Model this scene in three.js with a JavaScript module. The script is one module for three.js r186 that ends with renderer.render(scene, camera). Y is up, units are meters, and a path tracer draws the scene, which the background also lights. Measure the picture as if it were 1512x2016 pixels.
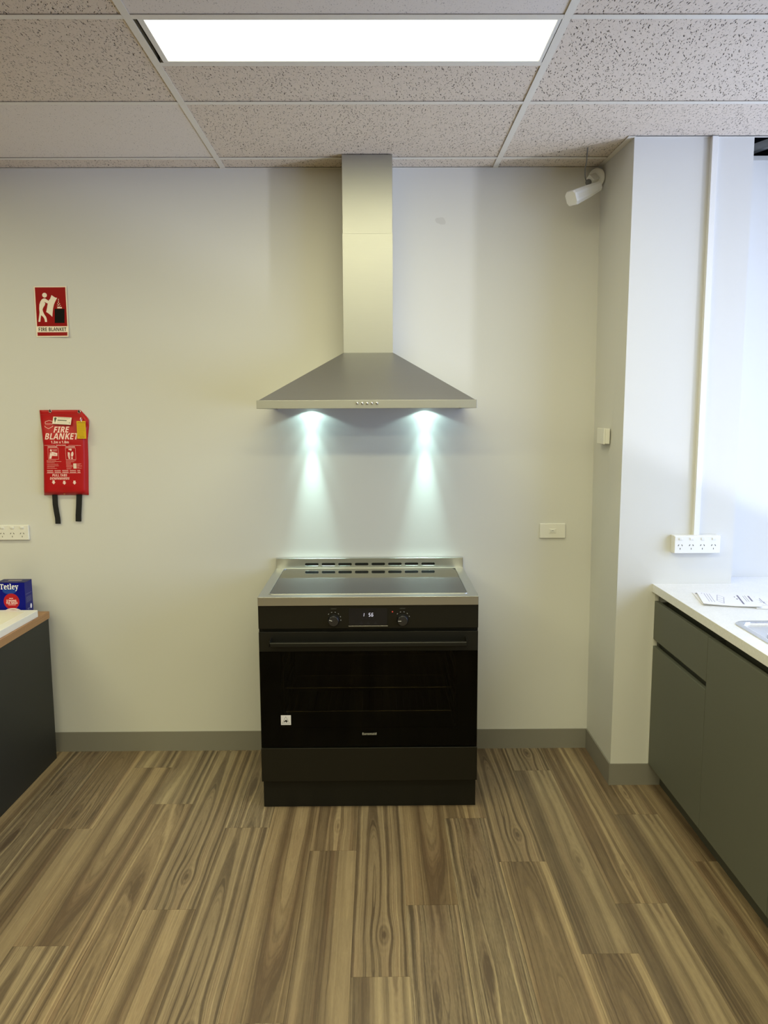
import * as THREE from 'three';
import { RoundedBoxGeometry } from 'three/addons/geometries/RoundedBoxGeometry.js';
import { mergeGeometries, toCreasedNormals } from 'three/addons/utils/BufferGeometryUtils.js';
import { RectAreaLightUniformsLib } from 'three/addons/lights/RectAreaLightUniformsLib.js';

// ---------------------------------------------------------------- camera, sky, light, exposure
const scene = new THREE.Scene();
const camera = new THREE.PerspectiveCamera(66.36, 1512 / 2016, 0.05, 60);   // a phone's main lens, tilted a little down
camera.position.set(0.0402, 1.6187, 3.617);
camera.rotation.set(-0.12726, -0.00773, -0.00415, 'YXZ');

const renderer = new THREE.WebGLRenderer({ antialias: true });
renderer.shadowMap.enabled = true;
renderer.toneMapping = THREE.LinearToneMapping;
renderer.toneMappingExposure = 1.36;
RectAreaLightUniformsLib.init();

scene.background = new THREE.Color().setRGB(0.95, 1.15, 1.5);                 // overcast sky outside the window
const LED = new THREE.Color().setRGB(1.0, 0.96, 0.53), LED_POWER = 11.5;         // ceiling panels, warm greenish white
const DAY = new THREE.Color().setRGB(0.60, 0.79, 1.30), DAY_POWER = 1.8;       // daylight through window_1
const MINT = new THREE.Color().setRGB(0.66, 1.0, 0.93);                        // hood lamps, cold white

// daylight entering through the window beside the sink bench (wall_right)
const dayLight = new THREE.RectAreaLight(DAY, DAY_POWER, 2.76, 1.66);
dayLight.name = 'window_daylight';
dayLight.position.set(2.585, 1.585, 1.88); dayLight.lookAt(0.0, 1.585, 1.88);
scene.add(dayLight);
// the sun thrown back by a low pane of glass outside (window_2): enters upward through window_1
const glint = new THREE.SpotLight(new THREE.Color().setRGB(0.92, 0.97, 1.08), 29, 0, 0.30, 0.9);
glint.name = 'sun_off_window'; glint.position.set(5.2, -0.35, 3.13); glint.target.position.set(0.55, 2.15, 0.0);
glint.castShadow = true; glint.shadow.radius = 5; scene.add(glint, glint.target);

// ---------------------------------------------------------------- helpers
let seed = 7;
const rnd = () => { seed = (seed * 1664525 + 1013904223) >>> 0; return seed / 4294967296; };
const rr = (a, b) => a + (b - a) * rnd();
function hash2(x, y) { let h = (x * 374761393 + y * 668265263) | 0; h = Math.imul(h ^ (h >>> 13), 1274126177); return ((h ^ (h >>> 16)) >>> 0) / 4294967296; }
function vn(x, y) {
  const ix = Math.floor(x), iy = Math.floor(y); let fx = x - ix, fy = y - iy;
  fx = fx * fx * (3 - 2 * fx); fy = fy * fy * (3 - 2 * fy);
  const a = hash2(ix, iy), b = hash2(ix + 1, iy), c = hash2(ix, iy + 1), d = hash2(ix + 1, iy + 1);
  return a + (b - a) * fx + (c - a) * fy + (a - b - c + d) * fx * fy;
}
const fbm = (x, y, n = 4) => { let s = 0, a = 0.5; for (let i = 0; i < n; i++) { s += a * vn(x, y); x = x * 2.03 + 17.1; y = y * 2.03 + 9.7; a *= 0.5; } return s; };
const used = {};
function numbered(n) { used[n] = (used[n] ?? -1) + 1; return used[n] ? `${n}_${String(used[n]).padStart(3, '0')}` : n; }
function mesh(name, geos, mat, parent) {
  const list = [].concat(geos);
  let g = list[0];
  if (list.length > 1) {
    const ni = list.map((q) => { const w = q.index ? q.toNonIndexed() : q.clone(); for (const k of Object.keys(w.attributes)) if (!['position', 'normal', 'uv'].includes(k)) w.deleteAttribute(k); return w; });
    g = mergeGeometries(ni);
  }
  const m = new THREE.Mesh(g, mat);
  m.name = parent === scene || !parent ? numbered(name) : name;
  m.castShadow = m.receiveShadow = true;
  (parent ?? scene).add(m);
  return m;
}
function partName(parent, name) { const k = parent.children.filter((c) => c.name.replace(/_\d{3}$/, '') === name).length; return k ? `${name}_${String(k).padStart(3, '0')}` : name; }
function part(name, geos, mat, parent) { return mesh(partName(parent, name), geos, mat, parent); }
function thing(name, label, category, pos = [0, 0, 0], ry = 0, group) {
  const o = new THREE.Group(); o.name = numbered(name); o.position.set(...pos); o.rotation.y = ry;
  o.userData = { label, category }; if (group) o.userData.group = group;
  scene.add(o); return o;
}
function struct(name) { const o = new THREE.Group(); o.name = name; o.userData.kind = 'structure'; scene.add(o); return o; }
const T = (g, x = 0, y = 0, z = 0) => g.translate(x, y, z);
// box given by its limits, uv in metres
function bx(x0, x1, y0, y1, z0, z1) {
  const w = x1 - x0, h = y1 - y0, d = z1 - z0, g = new THREE.BoxGeometry(w, h, d), u = g.attributes.uv;
  const s = [[d, h], [d, h], [w, d], [w, d], [w, h], [w, h]];
  for (let f = 0; f < 6; f++) for (let k = 0; k < 4; k++) u.setXY(f * 4 + k, u.getX(f * 4 + k) * s[f][0], u.getY(f * 4 + k) * s[f][1]);
  return T(g, (x0 + x1) / 2, (y0 + y1) / 2, (z0 + z1) / 2);
}
function rbx(x0, x1, y0, y1, z0, z1, r = 0.002, seg = 2) {
  return T(new RoundedBoxGeometry(x1 - x0, y1 - y0, z1 - z0, seg, Math.min(r, (x1 - x0) / 2.01, (y1 - y0) / 2.01, (z1 - z0) / 2.01)), (x0 + x1) / 2, (y0 + y1) / 2, (z0 + z1) / 2);
}
function cyl(r0, r1, h, seg = 24) { return new THREE.CylinderGeometry(r0, r1, h, seg); }
function quadGeo(list) {           // list of [a,b,c,d] corner quads, counter-clockwise
  const p = [], uv = [];
  for (const q of list) for (const k of [0, 1, 2, 0, 2, 3]) { p.push(...q[k]); uv.push([0, 1, 1, 0][k] * 1, [0, 0, 1, 1][k] * 1); }
  const g = new THREE.BufferGeometry();
  g.setAttribute('position', new THREE.Float32BufferAttribute(p, 3));
  g.setAttribute('uv', new THREE.Float32BufferAttribute(uv, 2));
  g.computeVertexNormals(); return g;
}
function hexa(b, t) {              // solid from 4 bottom and 4 top corners (each counter-clockwise seen from above)
  const q = [[b[3], b[2], b[1], b[0]], [t[0], t[1], t[2], t[3]]];
  for (let k = 0; k < 4; k++) { const n = (k + 1) % 4; q.push([b[k], b[n], t[n], t[k]]); }
  return quadGeo(q);
}
function rrect(x0, x1, y0, y1, r, Sh = THREE.Shape) {
  const s = new Sh();
  s.moveTo(x0 + r, y0); s.lineTo(x1 - r, y0); s.absarc(x1 - r, y0 + r, r, -Math.PI / 2, 0); s.lineTo(x1, y1 - r); s.absarc(x1 - r, y1 - r, r, 0, Math.PI / 2);
  s.lineTo(x0 + r, y1); s.absarc(x0 + r, y1 - r, r, Math.PI / 2, Math.PI); s.lineTo(x0, y0 + r); s.absarc(x0 + r, y0 + r, r, Math.PI, 1.5 * Math.PI);
  return s;
}
function loftRings(rings, closeEnd = true) {      // rings: arrays of [x,y,z] with equal counts
  const p = [], n = rings[0].length;
  for (let k = 0; k + 1 < rings.length; k++) for (let i = 0; i < n; i++) {
    const a = rings[k][i], b = rings[k][(i + 1) % n], c = rings[k + 1][(i + 1) % n], d = rings[k + 1][i];
    p.push(...a, ...b, ...c, ...a, ...c, ...d);
  }
  if (closeEnd) { const L = rings.at(-1), c = [0, 1, 2].map((j) => L.reduce((s, v) => s + v[j], 0) / n); for (let i = 0; i < n; i++) p.push(...L[i], ...L[(i + 1) % n], ...c); }
  const g = new THREE.BufferGeometry();
  g.setAttribute('position', new THREE.Float32BufferAttribute(p, 3));
  g.setAttribute('uv', new THREE.Float32BufferAttribute(new Float32Array(p.length / 3 * 2), 2));
  g.computeVertexNormals(); return g;
}
const tube = (pts, r, seg = 24, rad = 8) => new THREE.TubeGeometry(new THREE.CatmullRomCurve3(pts.map((p) => new THREE.Vector3(...p))), seg, r, rad);

// ---------------------------------------------------------------- textures
function dataTex(w, h, fn, srgb = false) {
  const a = new Uint8Array(w * h * 4);
  for (let y = 0; y < h; y++) for (let x = 0; x < w; x++) { const c = fn(x, y), k = (y * w + x) * 4; a[k] = Math.max(0, Math.min(255, c[0])); a[k + 1] = Math.max(0, Math.min(255, c[1])); a[k + 2] = Math.max(0, Math.min(255, c[2])); a[k + 3] = 255; }
  const t = new THREE.DataTexture(a, w, h, THREE.RGBAFormat);
  t.wrapS = t.wrapT = THREE.RepeatWrapping; t.magFilter = THREE.LinearFilter; t.minFilter = THREE.LinearMipmapLinearFilter; t.generateMipmaps = true;
  if (srgb) t.colorSpace = THREE.SRGBColorSpace; t.needsUpdate = true; return t;
}
function canvasTex(w, h, draw, srgb = true) {
  const c = document.createElement('canvas'); c.width = w; c.height = h; draw(c.getContext('2d'), w, h);
  const t = new THREE.CanvasTexture(c); if (srgb) t.colorSpace = THREE.SRGBColorSpace; t.wrapS = t.wrapT = THREE.RepeatWrapping; return t;
}
// timber-look vinyl: 10 different planks stacked in one atlas, along u = length
const NP = 10, PW = 1024, PH = 192;
const plankTex = (() => {
  const P = [];
  for (let i = 0; i < NP; i++) {
    const ks = []; const nk = Math.floor(rr(0.5, 2.9));
    for (let k = 0; k < nk; k++) ks.push([rr(0.08, 0.92), rr(0.2, 0.8), rr(0.10, 0.17), rr(0.05, 0.10), rr(0.5, 1)]);
    P.push({ v0: rr(0.1, 0.9), d0: rr(0.05, 0.3), sl: rr(-0.3, 0.3), f: rr(3.4, 5.2), o: rnd() * 99, ks, tone: rr(-0.04, 0.04), warm: rr(-0.008, 0.012) });
  }
  const lite = [184, 164, 131], mid = [140, 122, 97], dark = [94, 79, 63], red = [124, 95, 76];
  const tone = (p, u, v) => {
    let dv = 0.07 * (fbm(u * 3.4 + p.o, 3.3 + v * 0.8, 2) - 0.4), kn = 0, eye = 0;
    for (const [ku, kv, rv, ru, st] of p.ks) {           // grain parts round each knot
      const a = (u - ku) / ru, b = (v - kv) / rv, e = Math.exp(-(a * a * 0.55)) * st;
      dv += Math.sign(b) * rv * 0.55 * e * Math.exp(-b * b * 0.35) * (1 - Math.exp(-b * b * 6));
      const q = a * a * 1.2 + b * b * 2.2; kn = Math.max(kn, st * Math.exp(-q * 2.4)); eye += st * Math.exp(-q * 0.8) * Math.sin(Math.sqrt(q) * 11);
    }
    const vv = v - dv, w = vv - p.v0, d = p.d0 + p.sl * (u - 0.5) + 0.16 * (fbm(u * 2.6 + p.o, 1.7, 2) - 0.4);
    const arch = Math.exp(-w * w * 14);                  // cathedral figure near the middle of the cut, straight grain at the sides
    const Rg = (Math.sqrt(w * w + d * d * 0.8) * arch + Math.abs(w) * (1 - arch)) * p.f + vv * 0.8 + 0.035 * (fbm(u * 38 + p.o, v * 16, 2) - 0.37);
    let t = 0.62 * vn(Rg * 2.5 + p.o, u * 0.35) + 0.26 * vn(Rg * 4.6 + p.o, 7.5 + u * 0.5) + 0.16 * vn(Rg * 12 + p.o, u * 0.9 + 3);
    
    const L1 = vn(Rg * 20 + p.o * 2, u * 2.6), L2 = vn(Rg * 38 + p.o * 3, u * 4 + 5);
    const line = Math.pow(Math.max(0, L1 - 0.56) * 2.27, 1.4) * (0.45 + 0.9 * vn(Rg * 2.3 + 31, u * 2 + p.o)) + 0.4 * Math.pow(Math.max(0, L2 - 0.6) * 2.5, 1.4);
    const pale = Math.pow(Math.max(0, vn(Rg * 15 + p.o * 5 + 50, u * 1.1) - 0.64) * 2.8, 1.3);
    const fib = (vn(u * 24 + p.o, v * 210) - 0.5) * 0.15 + (vn(u * 110 + p.o, v * 100) - 0.5) * 0.07;
    const busy = Math.max(0.25, Math.min(1.25, 1.55 - 1.5 * t));        // plain pale bands, lined dark ones
    t += fib - 0.38 * line * busy + 0.26 * pale - 0.42 * kn - 0.12 * eye;
    return [t, Rg];
  };
  for (const p of P) { let n = 0, m = 0, q = 0; for (let a = 0; a < 40; a++) for (let c = 0; c < 30; c++) { const t = tone(p, (a + 0.5) / 40, (c + 0.5) / 30)[0]; n++; m += t; q += t * t; } p.m = m / n; p.s = Math.sqrt(q / n - p.m * p.m); }
  return dataTex(PW, PH * NP, (x, y) => {
    const i = Math.min(NP - 1, Math.floor(y / PH)), p = P[i], u = x / PW, v = (y - i * PH) / PH;
    let [t, Rg] = tone(p, u, v); t = (t - p.m) / p.s * 0.225 + 0.42 + p.tone + 0.16 * (fbm(u * 14 + p.o, v * 9 + p.o, 3) - 0.44);
    t = Math.max(0, Math.min(1, t));
    const A = t < 0.5 ? dark : mid, B = t < 0.5 ? mid : lite, k = t < 0.5 ? t * 2 : t * 2 - 1, rk = 0.26 * Math.max(0, vn(Rg * 3.1 + 70, u * 1.5 + p.o) - 0.55) * 2.2;
    return [0, 1, 2].map((c) => { const m = A[c] + (B[c] - A[c]) * k; return m + (red[c] - m) * rk + 255 * p.warm * (1 - c); });
  }, true);
})();
// mineral-fibre ceiling tiles: fissured and fine, 0.6 m square repeat
function tileCanvas(size, big, fine, fc, base) {
  return (c, w, h) => {
    c.fillStyle = base; c.fillRect(0, 0, w, h);
    const spot = (x, y, f) => { for (const ox of [-w, 0, w]) for (const oy of [-h, 0, h]) { c.save(); c.translate(x + ox, y + oy); f(); c.restore(); } };
    for (let k = 0; k < fine; k++) {
      const x = rnd() * w, y = rnd() * h, r = rr(0.6, 1.9), a = rr(0.12, 0.5);
      spot(x, y, () => { c.fillStyle = `rgba(${fc},${a})`; c.beginPath(); c.ellipse(0, 0, r * rr(0.9, 1.9), r, rr(0.8, 2.2), 0, 7); c.fill(); });
    }
    for (let k = 0; k < big; k++) {
      const x = rnd() * w, y = rnd() * h, len = size * rr(3.2, 10) * (rnd() < 0.15 ? 1.5 : 1), wd = size * rr(2.0, 3.9), an = 1.45 + rr(-0.5, 0.4), bend = rr(-0.3, 0.3), a = rr(0.5, 1);
      spot(x, y, () => {
        c.rotate(an); c.fillStyle = `rgba(${fc},${a})`; c.beginPath(); c.moveTo(-len, 0);
        c.quadraticCurveTo(0, bend * len - wd, len, rr(-1, 1)); c.quadraticCurveTo(0, bend * len + wd, -len, 0); c.fill();
      });
    }
  };
}
seed = 7001;
const fissTex = canvasTex(1024, 1024, tileCanvas(1.05, 1550, 5600, '46,38,30', '#d6cabd'));
const fissBump = canvasTex(1024, 1024, (seed = 7001, tileCanvas(1.05, 1550, 5600, '20,20,20', '#ffffff')), false);
seed = 8101;
const coarseTex = canvasTex(1024, 1024, tileCanvas(1.3, 1250, 4600, '46,38,30', '#d6cabd'));
const coarseBump = canvasTex(1024, 1024, (seed = 8101, tileCanvas(1.3, 1250, 4600, '20,20,20', '#ffffff')), false);
const fineTex = canvasTex(1024, 1024, tileCanvas(0.8, 420, 5200, '110,104,100', '#dcd5cf'));
const paintBump = dataTex(512, 512, (x, y) => { const v = 120 + 90 * (fbm(x / 6, y / 6, 3) - 0.45); return [v, v, v]; });
const streak = dataTex(256, 512, (x, y) => { const v = 226 + 34 * (0.6 * vn(x * 0.008, y * 0.9) + 0.4 * vn(x * 0.02 + 9, y * 0.31) - 0.5); return [v, v, v]; });
const grainLam = dataTex(512, 256, (x, y) => { const n = fbm(x * 0.012, y * 0.16, 4), f = vn(x * 0.05, y * 1.1); const t = 0.7 * n + 0.3 * f; return [168 + 60 * (t - 0.45), 126 + 55 * (t - 0.45), 86 + 45 * (t - 0.45)]; }, true);
const chipTex = dataTex(256, 256, (x, y) => { const v = 232 + 10 * (hash2(x, y) - 0.5) + 6 * (fbm(x / 8, y / 8, 3) - 0.45); return [v, v, v + 1]; }, true);

// ---------------------------------------------------------------- materials
const lin = (r, g, b) => new THREE.Color().setRGB(r, g, b);
const std = (c, rough, o = {}) => new THREE.MeshStandardMaterial({ color: c, roughness: rough, ...o });
const print = (map, rough = 0.5, spec = 0.3) => new THREE.MeshPhysicalMaterial({ map, roughness: rough, specularIntensity: spec });
const M = {
  wall: std(lin(0.66, 0.655, 0.635), 0.62, { bumpMap: paintBump, bumpScale: 0.00012 }),
  wallFar: std(lin(0.16, 0.15, 0.135), 0.7),
  patch: std(lin(0.58, 0.57, 0.55), 0.62),
  skirting: std(lin(0.235, 0.222, 0.195), 0.5),
  plank: std(lin(0.87, 0.87, 0.87), 0.42, { map: plankTex }),
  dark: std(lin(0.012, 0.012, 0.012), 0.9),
  subfloor: std(lin(0.06, 0.045, 0.03), 0.9),
  fiss: std(lin(1, 1, 1), 0.95, { map: fissTex, bumpMap: fissBump, bumpScale: 0.0022 }),
  coarse: std(lin(1, 1, 1), 0.95, { map: coarseTex, bumpMap: coarseBump, bumpScale: 0.0026 }),
  fine: std(lin(1, 1, 1), 0.95, { map: fineTex }),
  tee: std(lin(0.72, 0.69, 0.63), 0.5),
  lampFrame: std(lin(0.74, 0.73, 0.69), 0.45),
  steel: std(lin(0.44, 0.44, 0.43), 0.52, { metalness: 1, roughnessMap: streak }),
  steelFlat: std(lin(0.54, 0.54, 0.525), 0.34, { metalness: 1 }),
  sinkSteel: std(lin(0.66, 0.66, 0.66), 0.2, { metalness: 1 }),
  chrome: std(lin(0.8, 0.8, 0.78), 0.12, { metalness: 1 }),
  blackSteel: std(lin(0.030, 0.028, 0.022), 0.42, { metalness: 0.85 }),
  blackSteel2: std(lin(0.021, 0.020, 0.0165), 0.44, { metalness: 0.7 }),
  black: std(lin(0.006, 0.006, 0.006), 0.35),
  hob: std(lin(0.010, 0.011, 0.013), 0.06),
  ovenGlass: new THREE.MeshPhysicalMaterial({ color: lin(0.36, 0.34, 0.28), transmission: 1, thickness: 0, roughness: 0.02, ior: 1.2 }),
  enamel: std(lin(0.010, 0.010, 0.009), 0.3),
  rack: std(lin(0.85, 0.80, 0.68), 0.13, { metalness: 1 }),
  plastic: std(lin(0.78, 0.77, 0.73), 0.35),
  whitePlastic: std(lin(0.80, 0.80, 0.79), 0.35),
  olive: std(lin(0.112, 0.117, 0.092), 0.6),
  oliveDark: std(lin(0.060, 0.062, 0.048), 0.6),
  filler: std(lin(0.72, 0.71, 0.67), 0.5),
  benchTop: std(lin(1, 1, 1), 0.32, { map: chipTex }),
  charcoal: std(lin(0.016, 0.018, 0.018), 0.55),
  oak: std(lin(1, 1, 1), 0.45, { map: grainLam }),
  board: std(lin(0.86, 0.85, 0.82), 0.4),
  red: std(lin(0.42, 0.016, 0.020), 0.38),
  brass: std(lin(0.75, 0.52, 0.22), 0.3, { metalness: 1 }),
  strap: std(lin(0.008, 0.008, 0.008), 0.85),
  alu: std(lin(0.62, 0.62, 0.60), 0.45, { metalness: 0.6 }),
  cable: std(lin(0.16, 0.155, 0.145), 0.6),
  slot: std(lin(0.02, 0.02, 0.02), 0.8),
  paper: std(lin(0.82, 0.82, 0.82), 0.7),
  lens: std(lin(0.9, 0.9, 0.9), 0.5, { emissive: LED.clone().lerp(lin(1, 1, 1), 0.6), emissiveIntensity: 1.6 }),
  hoodLens: std(lin(0.9, 0.9, 0.9), 0.4, { emissive: MINT, emissiveIntensity: 2.5 }),
};

// ---------------------------------------------------------------- room shell
const H = 2.6852, XL = -0.635, ZP = 0.383, XW = 2.6, XB = 1.85, XA = -4.6, ZF = 8.0, SOFF = H + 0.4;
{ // floor of timber-look planks
  const floor = struct('floor');
  part('subfloor', bx(XA, XW, -0.15, -0.004, 0, ZF), M.subfloor, floor);
  const W = 0.1731, L = 1.213, x0 = 0.992, ph = { '-13': 0.716, '-12': 1.399, '-11': 0.526, '-10': 1.226, '-9': 0.718, '-8': 0.5, '-7': 0.886, '-6': 0.331, '-5': 0.001, '-4': 0.659, '-3': 0.968, '-2': 0.243, '-1': 1.216, 0: 0.640, 1: 0.976 };
  const cache = {};
  const geo = (v, a, b, w) => {           // a,b: the stretch of the plank that is left after cutting (0..L)
    const key = [v, a.toFixed(4), b.toFixed(4), w.toFixed(4)].join();
    if (cache[key]) return cache[key];
    const len = b - a - 0.0006, g = new THREE.BoxGeometry(w - 0.0006, 0.004, len), p = g.attributes.position, u = g.attributes.uv;
    for (let k = 0; k < p.count; k++) {
      const s = (p.getZ(k) + len / 2 + a) / L, t = p.getX(k) / W + 0.5;
      u.setXY(k, 0.002 + 0.996 * s, (v % NP + 0.012 + 0.976 * t) / NP);
    }
    return (cache[key] = T(g, 0, -0.002, 0));
  };
  let last = -1; const rest = [];
  for (let k = -33; k <= 9; k++) {
    let xa = x0 + W * k - 0.0, xb = xa + W; if (xb <= XA || xa >= XW) continue;
    xa = Math.max(xa, XA); xb = Math.min(xb, XW);
    let first = ph[k] ?? rr(0, L); while (first > 0) first -= L;
    for (let z = first; z < ZF; z += L) {
      const a = Math.max(0, -z), b = Math.min(L, ZF - z); if (b - a < 0.002) continue;
      let v = Math.floor(rnd() * NP); if (v === last) v = (v + 1) % NP; last = v;
      const g = geo(v, a, b, xb - xa), c = (a + b) / 2;
      if (z + a > 2.4 || xb < -2.2 || xa > 1.9) { rest.push(g.clone().translate((xa + xb) / 2, 0, z + c)); continue; }   // out of the picture
      part('plank', g, M.plank, floor).position.set((xa + xb) / 2, 0, z + c);
    }
  }
  part('far_planks', rest, M.plank, floor).userData.kind = 'stuff';
}
const wallBack = struct('wall_back');
part('plaster', bx(XA - 0.15, 1.2, -0.15, SOFF, -0.12, 0), M.wall, wallBack);
{ // a patch where the paint was touched up, right of the chimney
  const s = new THREE.Shape();
  for (let k = 0; k < 22; k++) { const a = k / 22 * Math.PI * 2, r = 1 + 0.3 * (fbm(Math.cos(a) * 1.5 + 4, Math.sin(a) * 1.5 + 4, 3) - 0.45) * 2; s[k ? 'lineTo' : 'moveTo'](0.024 * r * Math.cos(a) - 0.006 * Math.sin(a), 0.016 * r * Math.sin(a)); }
  const g = new THREE.ExtrudeGeometry(s, { depth: 0.0004, bevelEnabled: false });
  part('paint_patch', T(g, 0.323, 2.46, 0), M.patch, wallBack);
}
part('plaster', bx(XA - 0.15, XA, -0.15, SOFF, 0, ZF), M.wallFar, struct('wall_left'));
part('plaster', bx(XA - 0.15, XW + 0.15, -0.15, SOFF, ZF, ZF + 0.12), M.wallFar, struct('wall_front'));
// window opening in the right wall: z 0.45..3.3, y 0.71..2.45
const WZ0 = 0.45, WZ1 = 3.3, WY0 = 0.71, WY1 = 2.45;
part('plaster', [bx(XW, XW + 0.15, -0.15, WY0, -0.2, ZF), bx(XW, XW + 0.15, WY1, SOFF, -0.2, ZF), bx(XW, XW + 0.15, WY0, WY1, -0.2, WZ0), bx(XW, XW + 0.15, WY0, WY1, WZ1, ZF)], M.wall, struct('wall_right'));
{
  const w = struct('window_1'), f = 0.04, x0 = XW + 0.05, x1 = XW + 0.1;
  part('window_frame', [bx(x0, x1, WY0, WY0 + f, WZ0, WZ1), bx(x0, x1, WY1 - f, WY1, WZ0, WZ1), bx(x0, x1, WY0 + f, WY1 - f, WZ0, WZ0 + f), bx(x0, x1, WY0 + f, WY1 - f, WZ1 - f, WZ1)], M.alu, w);
  part('pane', bx(x0 + 0.022, x0 + 0.026, WY0 + f, WY1 - f, WZ0 + f, WZ1 - f), new THREE.MeshPhysicalMaterial({ color: 0xffffff, transmission: 1, thickness: 0, roughness: 0, ior: 1.5 }), w);
  const o = struct('window_2'), p = part('pane', new RoundedBoxGeometry(0.3, 0.3, 0.02, 1, 0.004), M.chrome, o);
  p.position.set(5.26, -0.38, 3.17); p.lookAt(0, 2.2, 0);
}
{ // pillar in the right corner and the recess beside it
  const pil = struct('pillar');
  part('plaster', hexa([[1.0451, -0.1, ZP], [1.531, -0.1, ZP], [1.531, -0.1, -0.1], [1.0451, -0.1, -0.0]], [[1.0572, H + 0.02, ZP], [1.531, H + 0.02, ZP], [1.531, H + 0.02, -0.1], [1.0328, H + 0.02, -0.0]]), M.wall, pil);
  const rec = struct('wall_recess');
  part('plaster', bx(1.5315, XW, -0.1, 2.638, 0.13, 0.25), M.wall, rec);
  part('wall_track', bx(1.5315, XW, 2.638, 2.656, 0.13, 0.252), M.alu, rec);
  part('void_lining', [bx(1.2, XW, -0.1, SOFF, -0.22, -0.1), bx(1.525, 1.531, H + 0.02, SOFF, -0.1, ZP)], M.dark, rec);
}
{ // metal channels up in the opening above the recess
  const mk = (name, label, a, b, w, h) => {
    const o = thing(name, label, 'channel', [0, 0, 0], 0, 'metal channels above the recessed wall'), va = new THREE.Vector3(...a), d = new THREE.Vector3(...b).sub(va), len = d.length();
    const g = [bx(-w / 2, w / 2, 0, 0.003, 0, len), bx(-w / 2, -w / 2 + 0.003, 0, h, 0, len)];
    const m = part('channel_body', g, M.alu, o); m.lookAt(d); o.position.copy(va);
  };
  mk('metal_channel', 'thin upper metal channel in the dark ceiling gap at top right', [1.50, 2.735, 0.10], [1.84, 2.80, 0.36], 0.02, 0.02);
  mk('metal_channel', 'wide lower metal channel just above the recessed wall at top right', [1.55, 2.672, 0.14], [1.84, 2.735, 0.36], 0.032, 0.03);
}
{ // skirting
  const SH = 0.0958, s = 0.006;
  part('vinyl_strip', [bx(XA, -0.4375, 0, SH, 0, s), bx(-0.4375, 1.0451, 0, SH, 0, s)], M.skirting, struct('baseboard_back'));
  part('vinyl_strip', [bx(1.0451 - s, 1.0455, 0, SH, s, ZP + s), bx(1.0451, 1.30, 0, SH, ZP, ZP + s)], M.skirting, struct('baseboard_pillar'));
}

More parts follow.
